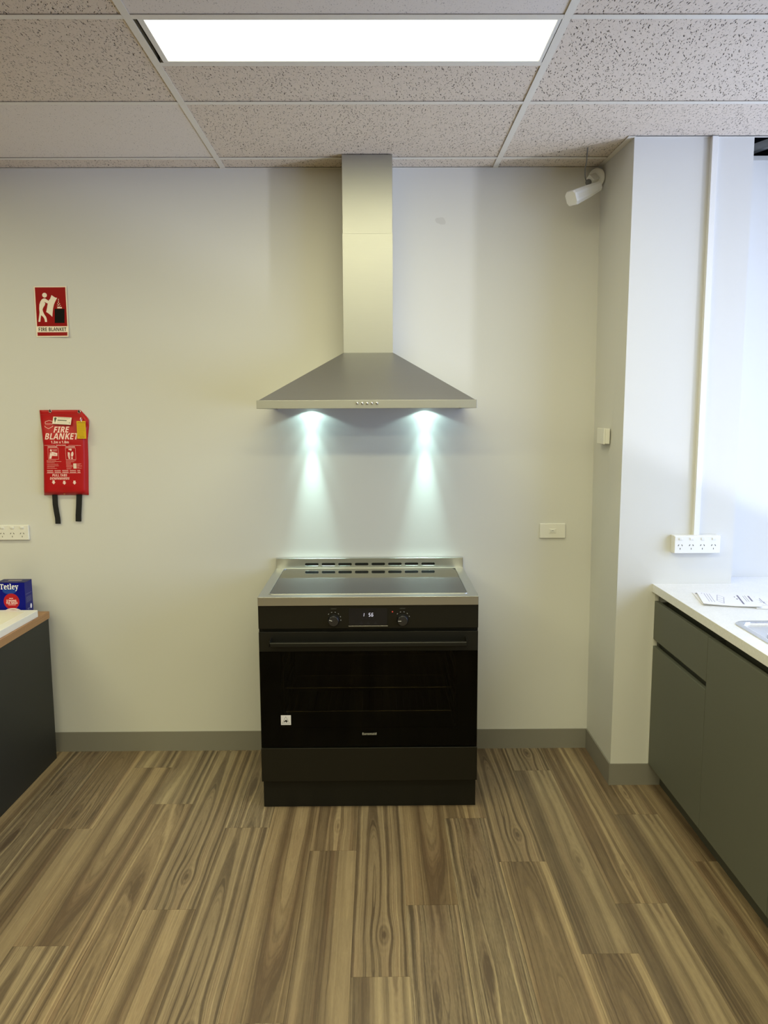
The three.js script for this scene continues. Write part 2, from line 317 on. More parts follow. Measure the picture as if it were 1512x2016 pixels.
// ---------------------------------------------------------------- suspended ceiling
const panels = [[0, 1], [-2, 1]], zr0 = 0.1308;
for (const j of [4, 7, 10]) for (const k of [0, -1, -2, 1]) panels.push([k, j]);
const isPanel = (k, j) => panels.some((p) => p[0] === k && p[1] === j);
{
  const c = struct('ceiling');
  part('slab', bx(XA - 0.15, XW + 0.15, SOFF, SOFF + 0.15, -0.25, ZF + 0.12), M.dark, c);
  const fine = new Set(['-1,0', '0,2', '-2,3', '1,5', '-3,2']);
  const gap = 0.007, up = 0.0034;
  const tile = (boxes, mat) => {
    const ou = rnd(), ov = rnd(), f = rnd() < 0.5 ? 1 : -1;
    const gs = boxes.map(([x0, x1, z0, z1]) => {
      const g = bx(x0, x1, H + up, H + up + 0.015, z0, z1), p = g.attributes.position, u = g.attributes.uv;
      for (let k = 0; k < p.count; k++) u.setXY(k, f * p.getX(k) / 0.6 + ou, p.getZ(k) / 0.6 + ov);
      return g;
    });
    part('tile', gs, mat, c);
  };
  for (let k = -4; k <= 2; k++) for (let j = -1; j < 14; j++) {
    let xa = Math.max(XL + 1.2 * k + gap, XA + 0.004), xb = Math.min(XL + 1.2 * (k + 1) - gap, XW - 0.002), za = Math.max(zr0 + 0.6 * j + gap, 0.004), zb = Math.min(zr0 + 0.6 * (j + 1) - gap, ZF - 0.004);
    if (xb - xa < 0.02 || zb - za < 0.02) continue;
    const mat = fine.has(`${k},${j}`) ? M.fine : k === 1 && j > 0 ? M.coarse : M.fiss;
    if (isPanel(k, j)) { tile([[xa, xb, za, 1.038 - 0.7308 + zr0 + 0.6 * j - gap]], mat); continue; }
    if (j === -1 && k === 1) { tile([[xa, 1.03, za, zb]], mat); continue; }
    if (j === -1 && k === 2) continue;
    if (j === 0 && k === 1) { tile([[xa, 1.04, za, zb], [1.04, xb, ZP + 0.012, zb]], mat); continue; }
    if (j === 0 && k === 2) za = ZP + 0.012;
    tile([[xa, xb, za, zb]], mat);
  }
  // tee bars: mains run towards the camera, cross tees between them
  const tee = (x0, x1, z0, z1, alongZ) => {
    const w = 0.0115, web = 0.003, a = alongZ ? [(x0 + x1) / 2 - w, (x0 + x1) / 2 + w, z0, z1] : [x0, x1, (z0 + z1) / 2 - w, (z0 + z1) / 2 + w];
    const b = alongZ ? [(x0 + x1) / 2 - web, (x0 + x1) / 2 + web, z0, z1] : [x0, x1, (z0 + z1) / 2 - web, (z0 + z1) / 2 + web];
    part('tee_bar', [bx(a[0], a[1], H, H + 0.0012, a[2], a[3]), bx(b[0], b[1], H + 0.0012, H + 0.03, b[2], b[3])], M.tee, c);
  };
  for (let k = -3; k <= 2; k++) { const x = XL + 1.2 * k; tee(x, x, x > 1.1 ? ZP + 0.0122 : 0, ZF, true); }
  for (let k = -4; k <= 2; k++) for (let j = 0; j < 14; j++) {
    const z = zr0 + 0.6 * j; let x0 = Math.max(XL + 1.2 * k + 0.0118, XA), x1 = Math.min(XL + 1.2 * (k + 1) - 0.0118, XW); if (x1 - x0 < 0.03) continue;
    if (isPanel(k, j)) tee(x0, x1, z + 0.3072, z + 0.3072, false);
    if (j === 0 && k === 2) continue;
    if (j === 0 && k === 1) x1 = 1.018;
    tee(x0, x1, z, z, false);
  }
  part('wall_angle', bx(XA, 1.034, H - 0.001, H + 0.0004, 0, 0.005), M.tee, c);
  part('wall_angle', [hexa([[1.030, H, ZP + 0.012], [1.0575, H, ZP + 0.012], [1.0335, H, 0.0], [1.016, H, 0.0]], [[1.030, H + 0.0012, ZP + 0.012], [1.0575, H + 0.0012, ZP + 0.012], [1.0335, H + 0.0012, 0.0], [1.016, H + 0.0012, 0.0]])], M.tee, c);
  part('wall_angle', [bx(1.0575, XW, H, H + 0.0012, ZP, ZP + 0.007), bx(1.531, XW, H, H + 0.02, ZP - 0.002, ZP)], M.tee, c);
}
// LED panels: the one in view and its fellows further back
{
  const make = (x, z, label) => {
    const o = thing('ceiling_light', label, 'light', [x, H, z], 0, 'ceiling panel lights');
    const w = 1.163, d = 0.279, fx = 0.0165, fz = 0.0115, y0 = 0.0006;
    part('frame', [bx(-w / 2, w / 2, y0, y0 + 0.010, -d / 2, -d / 2 + fz), bx(-w / 2, w / 2, y0, y0 + 0.010, d / 2 - fz, d / 2), bx(-w / 2, -w / 2 + fx, y0, y0 + 0.010, -d / 2 + fz, d / 2 - fz), bx(w / 2 - fx * 0.6, w / 2, y0, y0 + 0.010, -d / 2 + fz, d / 2 - fz), bx(-w / 2, w / 2, y0 + 0.010, y0 + 0.03, -d / 2, d / 2)], M.lampFrame, o);
    part('diffuser', bx(-w / 2 + fx, w / 2 - fx * 0.6, y0 + 0.0035, y0 + 0.0095, -d / 2 + fz, d / 2 - fz), M.lens, o);
    const l = new THREE.RectAreaLight(LED, LED_POWER, w - 0.03, d - 0.026);
    l.name = 'panel_glow'; l.position.set(x, H - 0.002, z); l.lookAt(x, 0, z); scene.add(l);
  };
  const xc = (-0.6115 + 0.5515) / 2, row = { 4: 'first', 7: 'second', 10: 'third' }, col = { 0: 'in line with the stove', '-1': 'one bay left of the stove', '-2': 'two bays left of the stove', 1: 'one bay right of the stove' };
  for (const [k, j] of panels) make(xc + 1.2 * k, 0.6 * (j - 1) + 1.1855, j > 1 ? `ceiling panel light in the ${row[j]} row back, ${col[k]}` : k ? 'ceiling panel light level with the visible one, two bays left of the stove' : 'large bright rectangular ceiling panel light right above the stove, in view');
}

// ---------------------------------------------------------------- range hood
const HY = 1.6324, HT = 0.0329, HD = 0.4998;
{
  const o = thing('range_hood', 'stainless steel pyramid range hood with tall chimney on the back wall', 'range hood', [0, 0, 0]);
  const x0 = -0.4364, x1 = 0.4335, t = 0.02;
  part('rim', [rbx(x0, x1, HY, HY + HT, HD - t, HD, 0.0012), rbx(x0, x0 + t, HY, HY + HT, 0.001, HD - t * 0.5, 0.0012), rbx(x1 - t, x1, HY, HY + HT, 0.001, HD - t * 0.5, 0.0012), bx(x0 + 0.002, x1 - 0.002, HY + HT - 0.004, HY + HT - 0.0005, 0.001, HD - 0.002)], M.steel, o);
  const y0 = HY + HT - 0.0005, y1 = 1.8713, e = 0.006;
  part('canopy', hexa([[x0 + e, y0, HD - e], [x1 - e, y0, HD - e], [x1 - e, y0, 0.001], [x0 + e, y0, 0.001]], [[-0.1049, y1, 0.1855], [0.1087, y1, 0.1855], [0.1087, y1, 0.001], [-0.1049, y1, 0.001]]), M.steel, o);
  part('chimney', rbx(-0.1049, 0.1087, y1 - 0.002, 2.3665, 0.001, 0.1855, 0.001), M.steel, o);
  part('chimney_extension', rbx(-0.1037, 0.1075, 2.36, H - 0.0005, 0.001, 0.184, 0.001), M.steel, o);
  part('underside', bx(x0 + t, x1 - t, HY + 0.016, HY + 0.019, 0.001, HD - t), M.steel, o);
  for (const s of [-1, 1]) { // grease filters
    const g = []; for (let k = 0; k < 14; k++) g.push(bx(s * 0.11 - 0.1 + k * 0.0143, s * 0.11 - 0.1 + k * 0.0143 + 0.008, HY + 0.012, HY + 0.0165, 0.2, 0.42));
    part('filter', g, M.steelFlat, o);
  }
  for (const x of [-0.0397, -0.0203, -0.0006, 0.0178, 0.0378]) {
    const g = new THREE.LatheGeometry([[0, 0.009], [0.003, 0.0085], [0.0046, 0.0065], [0.005, 0.004], [0.004, 0.0015], [0.004, -0.001]].map((p) => new THREE.Vector2(...p)).reverse(), 20).rotateX(Math.PI / 2);
    part('button', T(g, x, HY + 0.0205, HD), M.chrome, o);
  }
  for (const x of [-0.262, 0.258]) {
    const z = 0.048, y = HY + 0.0125;
    part('lamp_ring', T(new THREE.TorusGeometry(0.029, 0.003, 8, 32).rotateX(Math.PI / 2), x, y + 0.001, z), M.chrome, o);
    part('lamp_lens', T(cyl(0.027, 0.027, 0.004, 32), x, y + 0.001, z), M.hoodLens, o);
    // one lamp: a bright core, a middle beam and a wide spill, all straight down
    for (const [n, I, ang, pen] of [['hood_lamp_spill', 0.065, 1.22, 0.10], ['hood_lamp_beam', 0.10, 0.80, 1.0], ['hood_lamp_inner_beam', 0.40, 0.46, 1.0], ['hood_lamp_core', 2.8, 0.25, 1.0]]) {
      const a = new THREE.SpotLight(MINT, I, 0, ang, pen); a.name = n; a.position.set(x, y - 0.003, z); a.target.position.set(x, 0, z); a.castShadow = true; a.shadow.radius = 0.35; scene.add(a, a.target);
    }
  }
}

// ---------------------------------------------------------------- freestanding cooker
{
  const o = thing('range_cooker', 'black freestanding electric range cooker with glass hob and wide oven door', 'cooker', [0, 0, 0]);
  const hw = 0.435, bw = 0.4372, FY = 0.8974, FZ = 0.605, DZ = 0.595;
  part('body', [bx(-bw, -bw + 0.012, 0.1294, 0.8626, 0.012, DZ - 0.022), bx(bw - 0.012, bw, 0.1294, 0.8626, 0.012, DZ - 0.022), bx(-bw + 0.012, bw - 0.012, 0.13, 0.86, 0.012, 0.03), bx(-bw + 0.012, bw - 0.012, 0.1294, 0.14, 0.03, DZ - 0.022), bx(-bw + 0.012, bw - 0.012, 0.70, 0.862, 0.03, DZ - 0.024), bx(-bw + 0.012, -0.36, 0.14, 0.70, 0.03, DZ - 0.024), bx(0.36, bw - 0.012, 0.14, 0.70, 0.03, DZ - 0.024), bx(-0.36, 0.36, 0.14, 0.31, 0.03, DZ - 0.024)], M.blackSteel2, o);
  part('plinth', rbx(-0.4368, 0.4368, 0.0, 0.124, 0.06, 0.555, 0.0015), M.blackSteel2, o);
  part('storage_drawer', rbx(-bw, bw, 0.1294, 0.2705, DZ - 0.02, DZ, 0.0015), M.blackSteel, o);
  // steel hob surround: fascia, sides, recessed middle for the glass
  const gx = 0.3995, gz0 = 0.045, gz1 = 0.558;
  { const s = rrect(-hw, hw, -FZ, -0.004, 0.002); s.holes.push(rrect(-gx, gx, -gz1, -gz0, 0.018, THREE.Path));
    const top = new THREE.ExtrudeGeometry(s, { depth: 0.003, bevelEnabled: true, bevelSize: 0.0008, bevelThickness: 0.0008, bevelSegments: 2, curveSegments: 8 }).rotateX(-Math.PI / 2);
    part('hob_surround', [T(top, 0, FY - 0.0038, 0), rbx(-hw, hw, 0.8626, FY - 0.001, FZ - 0.012, FZ, 0.0012), rbx(-hw, -hw + 0.006, 0.8626, FY - 0.001, 0.01, FZ - 0.006, 0.001), rbx(hw - 0.006, hw, 0.8626, FY - 0.001, 0.01, FZ - 0.006, 0.001)], M.steelFlat, o); }
  const glass = new THREE.ExtrudeGeometry(rrect(-gx + 0.003, gx - 0.003, -gz1 + 0.003, -gz0 - 0.003, 0.016), { depth: 0.004, bevelEnabled: false, curveSegments: 8 }).rotateX(-Math.PI / 2);
  part('glass_hob', T(glass, 0, FY - 0.0046, 0), M.hob, o);
  { // bright bead round the glass
    const s = rrect(-gx - 0.001, gx + 0.001, -gz1 - 0.001, -gz0 + 0.001, 0.019); s.holes.push(rrect(-gx + 0.0028, gx - 0.0028, -gz1 + 0.0028, -gz0 - 0.0028, 0.0155, THREE.Path));
    part('hob_trim', T(new THREE.ExtrudeGeometry(s, { depth: 0.0024, bevelEnabled: true, bevelSize: 0.0006, bevelThickness: 0.0006, bevelSegments: 2, curveSegments: 8 }).rotateX(-Math.PI / 2), 0, FY - 0.0008, 0), M.steelFlat, o); }
  { // splashback upstand with eight vent slots
    const s = rrect(-hw + 0.0005, hw - 0.0005, 0, 0.0457, 0.0006);
    for (let k = 0; k < 8; k++) { const c = -0.2694 + k * 0.0774; s.holes.push(rrect(c - 0.032, c + 0.032, 0.0115, 0.0245, 0.0064, THREE.Path)); }
    const g = new THREE.ExtrudeGeometry(s, { depth: 0.0015, bevelEnabled: true, bevelSize: 0.0004, bevelThickness: 0.0004, bevelSegments: 1, curveSegments: 8 });
    part('upstand', [T(g, 0, FY, 0.028), bx(-hw, hw, FY + 0.0445, FY + 0.0458, 0.004, 0.0285), bx(-hw, -hw + 0.0015, FY, FY + 0.0445, 0.004, 0.0285), bx(hw - 0.0015, hw, FY, FY + 0.0445, 0.004, 0.0285)], M.steelFlat, o);
    part('vent_lining', bx(-hw + 0.003, hw - 0.003, FY + 0.001, FY + 0.0443, 0.004, 0.022), M.black, o);
  }
  // control panel
  part('control_panel', rbx(-bw + 0.0015, bw - 0.0015, 0.7675, 0.861, DZ - 0.02, DZ, 0.001), M.blackSteel, o);
  const face = (w, h, draw, px = 1600) => canvasTex(Math.round(w * px), Math.round(h * px), (c, W, Hh) => { c.scale(px, px); draw(c); });
  const disp = canvasTex(460, 208, (c) => {
    c.fillStyle = '#020204'; c.fillRect(0, 0, 460, 208);
    const seg = (x, y, on, col) => { const w = 17, h = 20, k = 4, S = [[0, -h * 2, w, -h * 2], [w, -h * 2, w, -h], [w, -h, w, 0], [0, 0, w, 0], [0, -h, 0, 0], [0, -h * 2, 0, -h], [0, -h, w, -h]]; c.lineCap = 'round'; c.lineWidth = k; S.forEach(([a, b, d, e], i) => { if (!on.includes(i)) return; c.strokeStyle = col; c.beginPath(); const sk = (yy) => -yy * 0.12; c.moveTo(x + a + sk(b) + Math.sign(d - a) * 2, y + b + Math.sign(e - b) * 2); c.lineTo(x + d + sk(e) - Math.sign(d - a) * 2, y + e - Math.sign(e - b) * 2); c.stroke(); }); };
    const all = [0, 1, 2, 3, 4, 5, 6];
    for (const x of [163, 203]) seg(x, 96, all, '#14141e');
    seg(163, 96, [1, 2], '#f4f2ff'); seg(238, 96, [0, 5, 6, 2, 3], '#f4f2ff'); seg(271, 96, [0, 5, 6, 4, 2, 3], '#f4f2ff');
    c.fillStyle = '#15151c'; for (const x of [168, 209, 250, 291]) { c.beginPath(); c.arc(x, 124, 7, 0, 7); c.fill(); }
    c.fillStyle = '#2a2a30'; c.font = '13px sans-serif'; c.textAlign = 'center'; for (const x of [150, 232, 318]) { c.fillRect(x - 16, 184, 34, 4); c.fillRect(x - 5, 165, 12, 4); }
  });
  const flat = (w, h, mat, x, y, z, name, parent, d = 0.0006) => { const g = new THREE.BoxGeometry(w, h, d); return part(name, T(g, x, y, z + d / 2), mat, parent); };
  const dw = 0.1534, dh = 0.0692;
  const screenMat = std(lin(0.004, 0.004, 0.005), 0.3, { emissive: 0xffffff, emissiveMap: disp, emissiveIntensity: 1.0 });
  const sc = part('display', [rbx(-dw / 2 - 0.0015, dw / 2 + 0.0015, 0.8138 - dh / 2 - 0.002, 0.8138 + dh / 2 + 0.0015, DZ - 0.002, DZ + 0.0012, 0.0006)], M.blackSteel, o);
  { const g = new THREE.BoxGeometry(dw - 0.001, dh - 0.001, 0.001); flat(dw - 0.001, dh - 0.001, screenMat, -0.0015, 0.8138, DZ + 0.0013, 'clock_screen', sc); }
  part('display_ledge', rbx(-dw / 2 - 0.002, dw / 2, 0.8138 - dh / 2 - 0.0035, 0.8138 - dh / 2 - 0.0012, DZ, DZ + 0.0022, 0.0004), M.steelFlat, o);
  part('indicator_lamp', T(new THREE.SphereGeometry(0.0032, 16, 8, 0, 7, 0, 1.57).rotateX(Math.PI / 2), 0.0953, 0.8337, DZ), std(lin(0.5, 0.05, 0.03), 0.25, { emissive: lin(0.06, 0.006, 0.004) }), o);
  for (const [x, a, nm] of [[-0.1372, 2.8, 'OVEN'], [0.135, 3.14, 'TEMPERATURE']]) {
    const kn = part('knob', T(new THREE.LatheGeometry([[0.0, 0.024], [0.0185, 0.024], [0.0205, 0.022], [0.0215, 0.006], [0.0235, 0.0], [0.0235, -0.001]].map((p) => new THREE.Vector2(...p)).reverse(), 40).rotateX(Math.PI / 2), x, 0.802, DZ), std(lin(0.075, 0.075, 0.085), 0.3, { metalness: 0.9 }), o);
    const pt = new THREE.BoxGeometry(0.012, 0.0015, 0.0008); pt.translate(0.0115, 0, 0).rotateZ(a);
    part('pointer', T(pt, x, 0.802, DZ + 0.0243), M.whitePlastic, kn);
    const ring = []; for (let k = 0; k < 6; k++) { const b = -0.15 + k * 0.5; if (nm === 'TEMPERATURE' && k === 0) continue; const g = new THREE.BoxGeometry(0.0045, 0.0022, 0.0003).rotateZ(b + 1.57); ring.push(T(g, x + 0.0285 * Math.cos(b), 0.8055 + 0.0285 * Math.sin(b), DZ + 0.0002)); }
    part('dial_marks', ring, std(lin(0.30, 0.30, 0.32), 0.5), o);
    const lt = canvasTex(256, 40, (c) => { c.fillStyle = '#16150f'; c.fillRect(0, 0, 256, 40); c.fillStyle = '#77736a'; for (let x = 40; x < 216; x += 24) { c.fillRect(x, 12, 17, 4); c.fillRect(x + (x % 5), 12, 4, 20); c.fillRect(x, 28, 15, 4); } });
    flat(0.026, 0.004, std(lin(1, 1, 1), 0.5, { map: lt }), x, 0.8475, DZ, 'dial_print', o, 0.0002);
  }
  // oven door: steel head rail, glass, handle
  const door = part('oven_door', [rbx(-bw + 0.0015, bw - 0.0015, 0.674, 0.7535, DZ - 0.02, DZ - 0.001, 0.001), bx(-bw + 0.002, -0.352, 0.276, 0.674, DZ - 0.02, DZ - 0.0055), bx(0.352, bw - 0.002, 0.276, 0.674, DZ - 0.02, DZ - 0.0055), bx(-0.352, 0.352, 0.276, 0.352, DZ - 0.02, DZ - 0.0055)], M.blackSteel2, o);
  part('door_glass', bx(-bw + 0.0015, bw - 0.0015, 0.2745, 0.6735, DZ - 0.005, DZ - 0.001), M.ovenGlass, door);
  { // handle: bar on two end blocks
    const s = new THREE.Shape(); s.moveTo(0, 0); s.lineTo(0.046, 0.001); s.lineTo(0.049, 0.005); s.lineTo(0.049, 0.017); s.lineTo(0.046, 0.020); s.lineTo(0.034, 0.020); s.lineTo(0.034, 0.006); s.lineTo(0.0, 0.005);
    const bar = new THREE.ExtrudeGeometry(s, { depth: 0.776, bevelEnabled: false }).rotateY(-Math.PI / 2);
    part('handle', [T(bar, 0.387, 0.7035, DZ - 0.001), rbx(-0.389, -0.384, 0.703, 0.732, DZ - 0.002, DZ + 0.048, 0.001), rbx(0.384, 0.389, 0.703, 0.732, DZ - 0.002, DZ + 0.048, 0.001)], M.blackSteel2, door); }
  { const st = canvasTex(128, 128, (c) => { c.fillStyle = '#d9d6dc'; c.fillRect(0, 0, 128, 128); c.strokeStyle = '#333'; c.lineWidth = 3; c.beginPath(); c.moveTo(62, 18); c.lineTo(112, 108); c.lineTo(14, 108); c.closePath(); c.stroke(); c.fillStyle = '#161616'; c.beginPath(); c.moveTo(66, 58); c.lineTo(88, 78); c.lineTo(72, 98); c.lineTo(56, 84); c.lineTo(40, 94); c.lineTo(32, 92); c.lineTo(46, 74); c.closePath(); c.fill(); });
    const s = flat(0.0402, 0.0405, std(lin(1, 1, 1), 0.5, { map: st }), -0.3345, 0.3896, DZ - 0.0008, 'warning_sticker', door, 0.0003); s.rotation.z = 0.0; }
  { const lt = canvasTex(512, 128, (c) => { c.fillStyle = '#010101'; c.fillRect(0, 0, 512, 128); c.fillStyle = '#b9b4a6'; c.font = 'bold 108px sans-serif'; c.textAlign = 'center'; c.textBaseline = 'middle'; c.fillText('Euromaid', 256, 66, 500); });
    flat(0.0605, 0.0155, print(lt, 0.5, 0.02), 0.001, 0.3297, DZ - 0.0008, 'maker_name', door, 0.0002); }
  // cavity behind the glass with wire racks
  part('oven_cavity', [bx(-0.36, 0.36, 0.31, 0.315, 0.06, DZ - 0.024), bx(-0.36, 0.36, 0.695, 0.70, 0.06, DZ - 0.024), bx(-0.36, -0.355, 0.31, 0.70, 0.06, DZ - 0.024), bx(0.355, 0.36, 0.31, 0.70, 0.06, DZ - 0.024), bx(-0.36, 0.36, 0.31, 0.70, 0.05, 0.06)], M.enamel, o);
  for (const y of [0.40, 0.50]) {
    const g = []; const rod = (a, b, r) => g.push(tube([a, b], r, 1, 6));
    rod([-0.34, y, 0.09], [0.34, y, 0.09], 0.0028); rod([-0.34, y, 0.53], [0.34, y, 0.53], 0.0028); rod([-0.34, y, 0.09], [-0.34, y, 0.53], 0.0028); rod([0.34, y, 0.09], [0.34, y, 0.53], 0.0028); rod([0, y, 0.09], [0, y, 0.53], 0.0022);
    for (let k = 1; k < 24; k++) { if (k === 12) continue; rod([-0.34 + k * 0.02833, y + 0.002, 0.09], [-0.34 + k * 0.02833, y + 0.002, 0.53], 0.0013); }
    part('oven_rack', g, M.rack, o);
  }
  for (const s of [-1, 1]) { const g = []; for (const y of [0.36, 0.42, 0.48, 0.52, 0.58, 0.63]) g.push(tube([[s * 0.349, y, 0.1], [s * 0.349, y, 0.54]], 0.0026, 1, 6)); for (const z of [0.1, 0.3, 0.54]) g.push(tube([[s * 0.349, 0.35, z], [s * 0.349, 0.64, z]], 0.0026, 1, 6)); part('rack_rail', g, M.rack, o); }
  { const pts = []; for (let k = 0; k < 8; k++) { const x = -0.26 + k * 0.074; pts.push([x, 0.672, k % 2 ? 0.14 : 0.5], [x + 0.037, 0.672, k % 2 ? 0.14 : 0.5], [x + 0.037, 0.672, k % 2 ? 0.5 : 0.14]); } part('grill_element', tube(pts, 0.0035, 160, 6), std(lin(0.28, 0.25, 0.2), 0.35, { metalness: 1 }), o); }
  part('fan_cover', T(cyl(0.085, 0.085, 0.006, 40).rotateX(Math.PI / 2), 0, 0.50, 0.066), M.blackSteel2, o);
}

// ---------------------------------------------------------------- sign, fire blanket, tag
{
  const tex = canvasTex(680, 1020, (c, w, h) => {
    // drawn in a frame 985 x 1500
    c.scale(w / 985, h / 1500); c.fillStyle = '#f3e6d6'; c.fillRect(0, 0, 985, 1500);
    c.fillStyle = '#960a0e'; c.fillRect(34, 30, 915, 1150); c.fillRect(34, 1358, 915, 108);
    c.fillStyle = '#f3e6d6';
    const sh = (pts) => { c.beginPath(); pts.forEach(([x, y], i) => { const X = x - 185 - 80 * (y - 205) / 1505, Y = y - 205; i ? c.lineTo(X, Y) : c.moveTo(X, Y); }); c.closePath(); c.fill(); };
    const cv = (pts) => { c.beginPath(); const q = pts.map(([x, y]) => [x - 185 - 80 * (y - 205) / 1505, y - 205]); c.moveTo((q[0][0] + q.at(-1)[0]) / 2, (q[0][1] + q.at(-1)[1]) / 2); q.forEach((p, i) => { const n = q[(i + 1) % q.length]; c.quadraticCurveTo(p[0], p[1], (p[0] + n[0]) / 2, (p[1] + n[1]) / 2); }); c.fill(); };
    c.beginPath(); c.arc(510 - 185 - 14, 465 - 205, 70, 0, 7); c.fill();
    sh([[480, 560], [530, 562], [570, 590], [630, 632], [650, 595], [668, 590], [720, 462], [770, 500], [830, 535], [888, 545], [835, 640], [790, 740], [765, 850], [748, 1000], [740, 1105], [690, 1055], [620, 1000], [557, 960], [585, 830], [605, 712], [560, 690], [500, 660], [532, 705], [515, 760], [470, 830], [448, 885], [462, 950], [500, 1030], [555, 1110], [575, 1180], [582, 1255], [520, 1255], [505, 1170], [470, 1110], [405, 1055], [390, 1150], [378, 1250], [322, 1250], [340, 1120], [358, 980], [348, 860], [355, 740], [385, 650], [430, 585]]);
    c.fillStyle = '#050304'; sh([[812, 868], [1112, 872], [1112, 1288], [812, 1288]]);
    c.fillStyle = '#f3e6d6'; sh([[890, 815], [1028, 815], [1028, 855], [890, 855]]);
    const flame = [[925, 585, 16], [928, 625, 12], [925, 665, 18], [900, 715, 14], [960, 715, 15], [930, 745, 18], [985, 770, 14], [895, 780, 12], [945, 790, 13]];
    for (const [x, y, r] of flame) cv([[x - r, y + r], [x, y - 1.6 * r], [x + r, y + r], [x, y + r * 1.4]]);
    c.fillStyle = '#0b120c'; c.font = 'bold 150px sans-serif'; c.textAlign = 'center'; c.textBaseline = 'middle'; c.fillText('FIRE BLANKET', 492, 1272, 850);
  });
  const o = thing('fire_blanket_sign', 'red and white FIRE BLANKET sign high on the left of the back wall', 'sign', [-1.4217, 2.0706, 0]);
  o.rotation.z = 0.0;
  const w = 0.1472, h = 0.2225, g = new THREE.BoxGeometry(w, h, 0.0012, 6, 8, 1), p = g.attributes.position;
  for (let k = 0; k < p.count; k++) p.setZ(k, p.getZ(k) + 0.0009 + 0.006 * Math.pow(Math.max(0, (-p.getY(k) / h - 0.25) / 0.25), 2) * (p.getX(k) / w + 0.6) + 0.003 * Math.pow(Math.max(0, (p.getX(k) / w - 0.2) / 0.3), 2));
  g.computeVertexNormals();
  part('sign_plate', g, print(tex, 0.4, 0.25), o);
}
